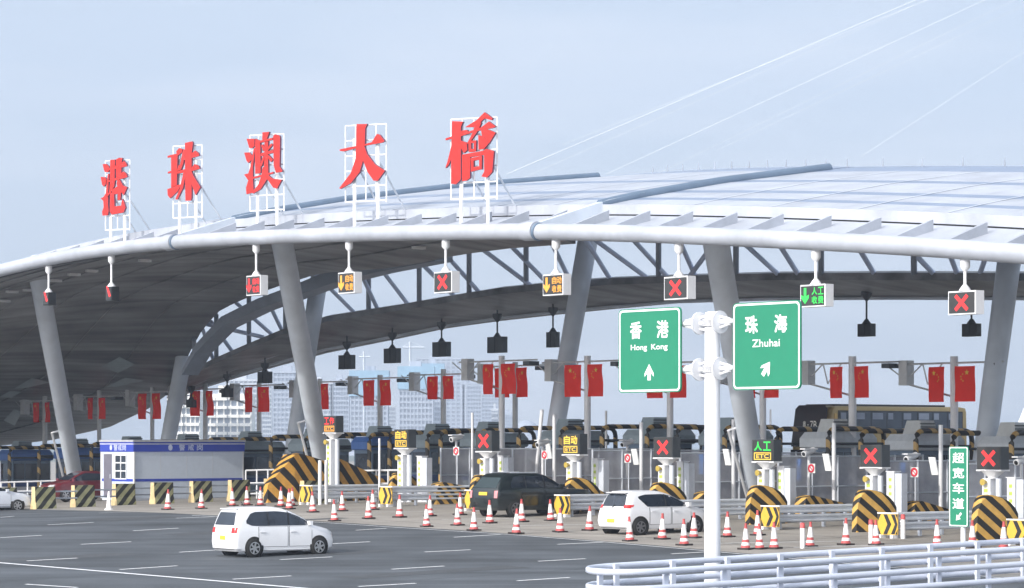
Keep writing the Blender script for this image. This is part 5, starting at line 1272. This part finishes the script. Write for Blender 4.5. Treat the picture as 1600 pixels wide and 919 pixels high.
tower(606, 618, 636, 2400, 'slim hazy tower between the two netted towers'); tower(624, 676, 578, 1600, 'unfinished tower with deep blue netting top', cap=11, wallm=slabg, piers=9); tower(660, 692, 573, 1800, 'tower with blue netting rising behind the unfinished one', cap=10, wallm=slabg)
tower(650, 728, 562, 2300, 'tall hazy tower with stepped top behind the netted towers', wallm=slabg, piers=10); tower(722, 752, 601, 2300, 'hazy blue tower right of the stepped tall one', wallm=slabg); tower(748, 782, 617, 2500, 'lower hazy tower left of the tall white pole', wallm=slabg)
tower(768, 778, 642, 1900, 'small white block left of the tall white pole'); tower(782, 802, 648, 2900, 'faint low block behind the tall white pole', wallm=slabg)
# domed hazy building
Y = 2600; c = W(822, 690, Y); t = thing('domed_building', 'faint hazy building with stepped dome left of the dark column', 'building', (c.x, Y, -4), 0, 'far city buildings')
m = MB(); m.lathe((0, 0, 0), [(14, 0), (14, 16), (11, 18), (11, 22), (8, 25), (4, 27), (.01, 28)], 12); m.build('dome', slabg, t); m = MB(); m.bb((-22, -8, 0), (22, 10, 14)); m.build('podium', slabg, t)
def crane(px, ytop, jl, jr, Y, label):
    c = W(px, ytop, Y); s = Y / F; t = thing('tower_crane', label, 'crane', (c.x, Y, -4), 0, 'tower cranes over the far city'); h = c.z + 4
    m = MB(); m.tube([(0, 0, 0), (0, 0, h)], .75, 4); m.build('mast', galv, t); m = MB(); m.tube([(-jl * s, 0, h - 9 * s), (jr * s, 0, h - 9 * s)], .6, 4); m.build('jib', galv, t)
    m = MB(); m.tube([(-jl * s, 0, h - 9 * s), (0, 0, h), (jr * s, 0, h - 9 * s)], .22, 4); m.build('stay', galv, t)
crane(569, 549, 8, 9, 1750, 'short tower crane over the left netted tower'); crane(641, 534, 12, 22, 1700, 'tower crane over the unfinished netted tower')
# cable-stayed bridge
Y = 760; b0 = W(1592, 705, Y); t = thing('cable_stayed_bridge', 'distant white bridge pylon with thin stay cables fanning across the sky', 'bridge', (b0.x, Y, -4))
def BL(px, py): return W(px, py, Y) - t.location
m = MB(); m.tube([BL(1580, 735), BL(1634, 600)], 3.2, 4, r2=3.0); m.tube([BL(1634, 600), BL(1900, -200)], 3.0, 4, r2=2.0); m.build('pylon', white, t)
for (x, y), rr, tt in [((792, 272), .065, 1), ((880, 226), .034, .97), ((948, 272), .048, .95), ((1020, 275), .027, .93), ((1120, 235), .027, .9), ((1345, 245), .038, .86), ((700, 330), .03, 1)]:
    e = BL(1634 + 266 * tt, 600 - 800 * tt); m = MB(); m.tube([BL(x, y), e], rr, 4); m.build('stay_cable', signwhite, t)
m = MB(); m.bb(BL(500, 712), BL(1900, 706) + Vector((0, 12, 0))); m.build('deck', slabg, t)
